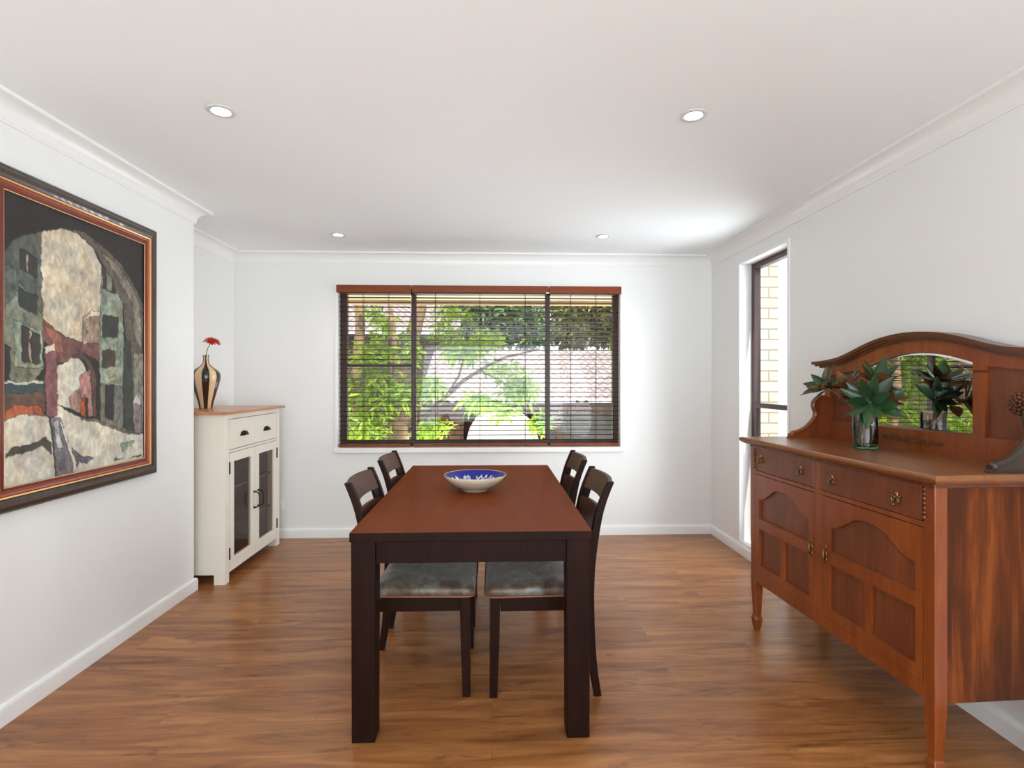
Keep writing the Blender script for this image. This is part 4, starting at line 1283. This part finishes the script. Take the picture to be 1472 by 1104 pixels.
# neighbouring house with a tiled roof
ho = Vector((0, 10, -1.55))
house = thing('neighbouring_house', 'pale tiled roof house seen through the blinds of the wide window', 'house', tuple(ho))
def hp(name, mb, mat, **k):
    mb.v = [(x - ho.x, y - ho.y, z - ho.z) for x, y, z in mb.v]
    return mb.build(name, mat, house, **k)
def roof(name, x0, x1, ya, za, yb, zb):
    gauge, per = 0.30, 0.17
    n = int(round((yb - ya) / gauge)); nx = int((x1 - x0) / per * 6)
    vs, fs = [], []
    for i in range(n):
        for e in (0, 1):
            y = ya + (yb - ya) * (i + e) / n
            z = za + (zb - za) * (i + e) / n + (0.045 if e == 0 else 0.0)
            for j in range(nx + 1):
                x = x0 + (x1 - x0) * j / nx
                vs.append((x, y - (0.02 if e == 0 else 0), z + 0.028 * math.sin(2 * PI * (x / per))))
    W_ = nx + 1
    for r_ in range(2 * n - 1):
        for j in range(nx):
            fs.append((r_ * W_ + j, r_ * W_ + j + 1, (r_ + 1) * W_ + j + 1, (r_ + 1) * W_ + j))
    b = MB(); b.v = vs; b.f = fs; b.m = [0] * len(fs)
    return hp(name, b, M['tile'], smooth=False)
roof('roof', -1.35, 9, 10.0, 0.88, 13.0, 2.05)
roof('upper_roof', -11, -0.75, 12.6, 2.44, 15.6, 3.66)
hp('upper_wall', MB().box(-11, -0.85, 13.0, 15.5, -1.55, 2.42), M['eave_dark'])
hp('eave', MB().box(-1.35, 9, 9.98, 10.10, 0.70, 0.86).box(-1.35, 9, 10.10, 10.7, 0.80, 0.83), M['eave_dark'])
hp('wall', MB().box(-1.3, -0.55, 10.60, 10.80, -1.55, 0.82), M['pinkbrick'])
hp('side_wall', MB().box(1.1, 9, 10.60, 10.80, -1.55, 0.82), M['greyfence'])
hp('gable_wall', MB().box(-1.3, 9, 10.9, 12.6, -1.55, 0.8), M['eave_dark'])

# rounded white canopy in the yard
cpv = at(722, 630, 9.2)
rings = []
for k in range(13):
    a_ = PI * k / 12
    rings.append([(cpv.x - 0.66 * math.copysign(abs(math.cos(a_)) ** 0.55, math.cos(a_)), 8.9 + 0.5 * e, -1.55 + 2.33 * (abs(math.sin(a_)) ** 0.35 if 0 < k < 12 else 0)) for e in (0, 1)])
outer = [r_[0] for r_ in rings]
b = MB().prism([(p[0], p[2]) for p in outer], 'y', 8.9, 9.9)
tag(b.build('white_canopy', M['canopy'], bevel=0.03), 'rounded white canopy in the yard under the neighbouring roof', 'canopy')
p0 = at(803, 640, 8.6)
tag(MB().tube([(p0.x, 8.6, -1.55), (p0.x + 0.02, 8.6, 0.3), (p0.x - 0.03, 8.6, 0.79)], [0.09, 0.08, 0.05], 8).build('garden_stump', M['eave_dark']), 'dark bare stump in the yard behind the right window mullion', 'stump')

def leaf_cloud(b, centre, rad, n, L_, W_, droop=0.3):
    for _ in range(n):
        v = Vector((random.gauss(0, 1), random.gauss(0, 1), random.gauss(0, 1)))
        v = v.normalized() * random.random() ** 0.5
        p = centre + Vector((v.x * rad[0], v.y * rad[1], v.z * rad[2]))
        d = Vector((random.gauss(0, 1), random.gauss(0, 1), random.gauss(0, 0.6) - droop)).normalized()
        s_ = d.cross(Vector((random.gauss(0, .4), random.gauss(0, .4), 1))).normalized()
        l, w_ = L_ * random.uniform(.7, 1.2), W_ * random.uniform(.8, 1.2)
        m_ = p + d * l * 0.45
        b.add([p, m_ - s_ * w_, p + d * l - Vector((0, 0, 0.15 * l)), m_ + s_ * w_], [(0, 1, 2), (0, 2, 3)])
random.seed(41)
YT = 7.2
def trunk(b, pix, rad, Y=YT, dy=None):
    pts = [at(x, y, Y + (dy[i] if dy else 0)) for i, (x, y) in enumerate(pix)]
    b.tube(pts, rad, 10)
def tree(name, label, cat, base_px, trunks, branches, clouds, mat, L_, W_, Y=YT, bark='bark', group=None, droop=0.3):
    o0 = at(base_px, 700, Y); o0.z = -1.55
    t = thing(name, label, cat, tuple(o0), 0, group)
    def bl(nm, b, mt, **k):
        b.v = [(x - o0.x, y - o0.y, z - o0.z) for x, y, z in b.v]
        return b.build(nm, mt, t, **k)
    for pix, rad in trunks:
        b = MB(); pts = [at(x, y, Y) for x, y in pix]
        bot = Vector((pts[0].x, Y, -1.57))
        b.tube([bot] + pts, [rad[0] * 1.3] + list(rad), 10)
        bl('trunk', b, M[bark], smooth=True)
    for pix, rad in branches:
        b = MB(); b.tube([at(x, y, Y + 0.02 * i) for i, (x, y) in enumerate(pix)], rad, 8)
        bl('branch', b, M['bark2'], smooth=True)
    b = MB()
    for (x, y, rx, ry, n_, dy_) in clouds:
        s_ = Y / FPX
        leaf_cloud(b, at(x, y, Y + dy_), (rx * s_, 0.45, ry * s_), n_, L_, W_, droop)
    me = raw('foliage', [(x - o0.x, y - o0.y, z - o0.z) for x, y, z in b.v], b.f, mat, t)
tree('garden_tree', 'slim pale trunked tree with bright leaves at the far left of the window view', 'tree', 515,
     [(((516, 640), (517, 580), (514, 520), (518, 470), (515, 420), (512, 360)), (0.085, 0.08, 0.07, 0.065, 0.055, 0.04))], [(((517, 560), (530, 520), (540, 490)), (0.03, 0.025, 0.015))],
     [(538, 508, 24, 30, 330, -0.3), (545, 562, 30, 28, 420, -0.3), (530, 608, 30, 26, 300, -0.3), (552, 462, 24, 16, 100, 0.2), (508, 560, 12, 60, 150, 0.1), (530, 450, 25, 14, 60, 0.2), (580, 560, 22, 26, 160, -0.3), (588, 500, 16, 30, 130, -0.2)], M['leaf_bright'], 0.17, 0.024)
tree('garden_tree', 'thick pale leaning trunk with a long right hand branch and bright leaves', 'tree', 575,
     [(((572, 640), (576, 595), (582, 545), (592, 490), (604, 440), (612, 380)), (0.14, 0.125, 0.11, 0.10, 0.085, 0.06)),
      (((560, 640), (566, 590), (570, 540), (566, 480), (560, 430)), (0.07, 0.06, 0.045, 0.035, 0.02))],
     [(((588, 622), (612, 598), (640, 572), (665, 548), (690, 532), (725, 514), (775, 502)), (0.040, 0.036, 0.032, 0.028, 0.024, 0.018, 0.010)),
      (((640, 572), (660, 540), (668, 510), (660, 480)), (0.02, 0.016, 0.012, 0.006)), (((690, 532), (720, 548), (745, 562), (770, 590)), (0.018, 0.014, 0.010, 0.006)),],
     [(622, 615, 26, 16, 240, 0), (618, 556, 20, 20, 170, 0), (690, 578, 30, 14, 220, 0), (745, 558, 26, 24, 330, 0), (775, 608, 16, 20, 110, 0), (665, 502, 34, 18, 240, 0.1), (640, 478, 22, 20, 130, 0.1), (700, 486, 30, 16, 170, 0.1), (590, 570, 14, 30, 90, 0.1), (722, 530, 34, 12, 110, 0), (725, 590, 24, 12, 110, 0), (655, 450, 26, 12, 90, 0.2)], M['leaf_bright'], 0.16, 0.023)
tree('garden_tree', 'broad bright leaved tree beyond the left edge of the window, reflected in the sideboard mirror', 'tree', 440,
     [(((452, 640), (448, 560), (430, 480), (420, 400)), (0.12, 0.11, 0.09, 0.06)), (((420, 640), (418, 560), (400, 470), (385, 390)), (0.10, 0.09, 0.07, 0.05)), (((385, 640), (375, 560), (380, 470), (395, 390)), (0.08, 0.07, 0.06, 0.04))], [],
     [(445, 470, 32, 50, 420, 0), (400, 450, 40, 50, 500, 0), (350, 500, 40, 70, 500, 0.2), (430, 600, 40, 40, 260, 0.2), (370, 600, 50, 40, 300, 0.3), (310, 520, 40, 90, 500, 0.3), (260, 620, 60, 40, 400, 0.3), (340, 660, 60, 30, 300, 0.3), (430, 520, 40, 60, 300, 0.3)], M['leaf_bright'], 0.19, 0.034, Y=7.9)
tree('background_tree', 'dark blue green tree rising behind the pale roof, upper middle of the window view', 'tree', 710,
     [(((712, 600), (705, 500), (700, 440), (696, 400)), (0.18, 0.16, 0.12, 0.08))], [],
     [(690, 470, 60, 34, 900, 0), (730, 450, 60, 26, 800, 0), (760, 478, 36, 26, 500, 0), (665, 445, 40, 22, 350, 0)], M['leaf_dark'], 0.32, 0.055, Y=14.0, bark='bark2', group=None)
tree('background_tree', 'olive green tree rising behind the grey roof, upper right of the window view', 'tree', 835,
     [(((838, 600), (832, 500), (836, 440), (840, 400)), (0.18, 0.16, 0.12, 0.08))], [],
     [(820, 468, 36, 36, 800, 0), (868, 462, 36, 40, 900, 0), (842, 438, 60, 22, 700, 0), (900, 470, 30, 40, 500, 0)], M['leaf_olive'], 0.30, 0.05, Y=14.4, bark='bark2')
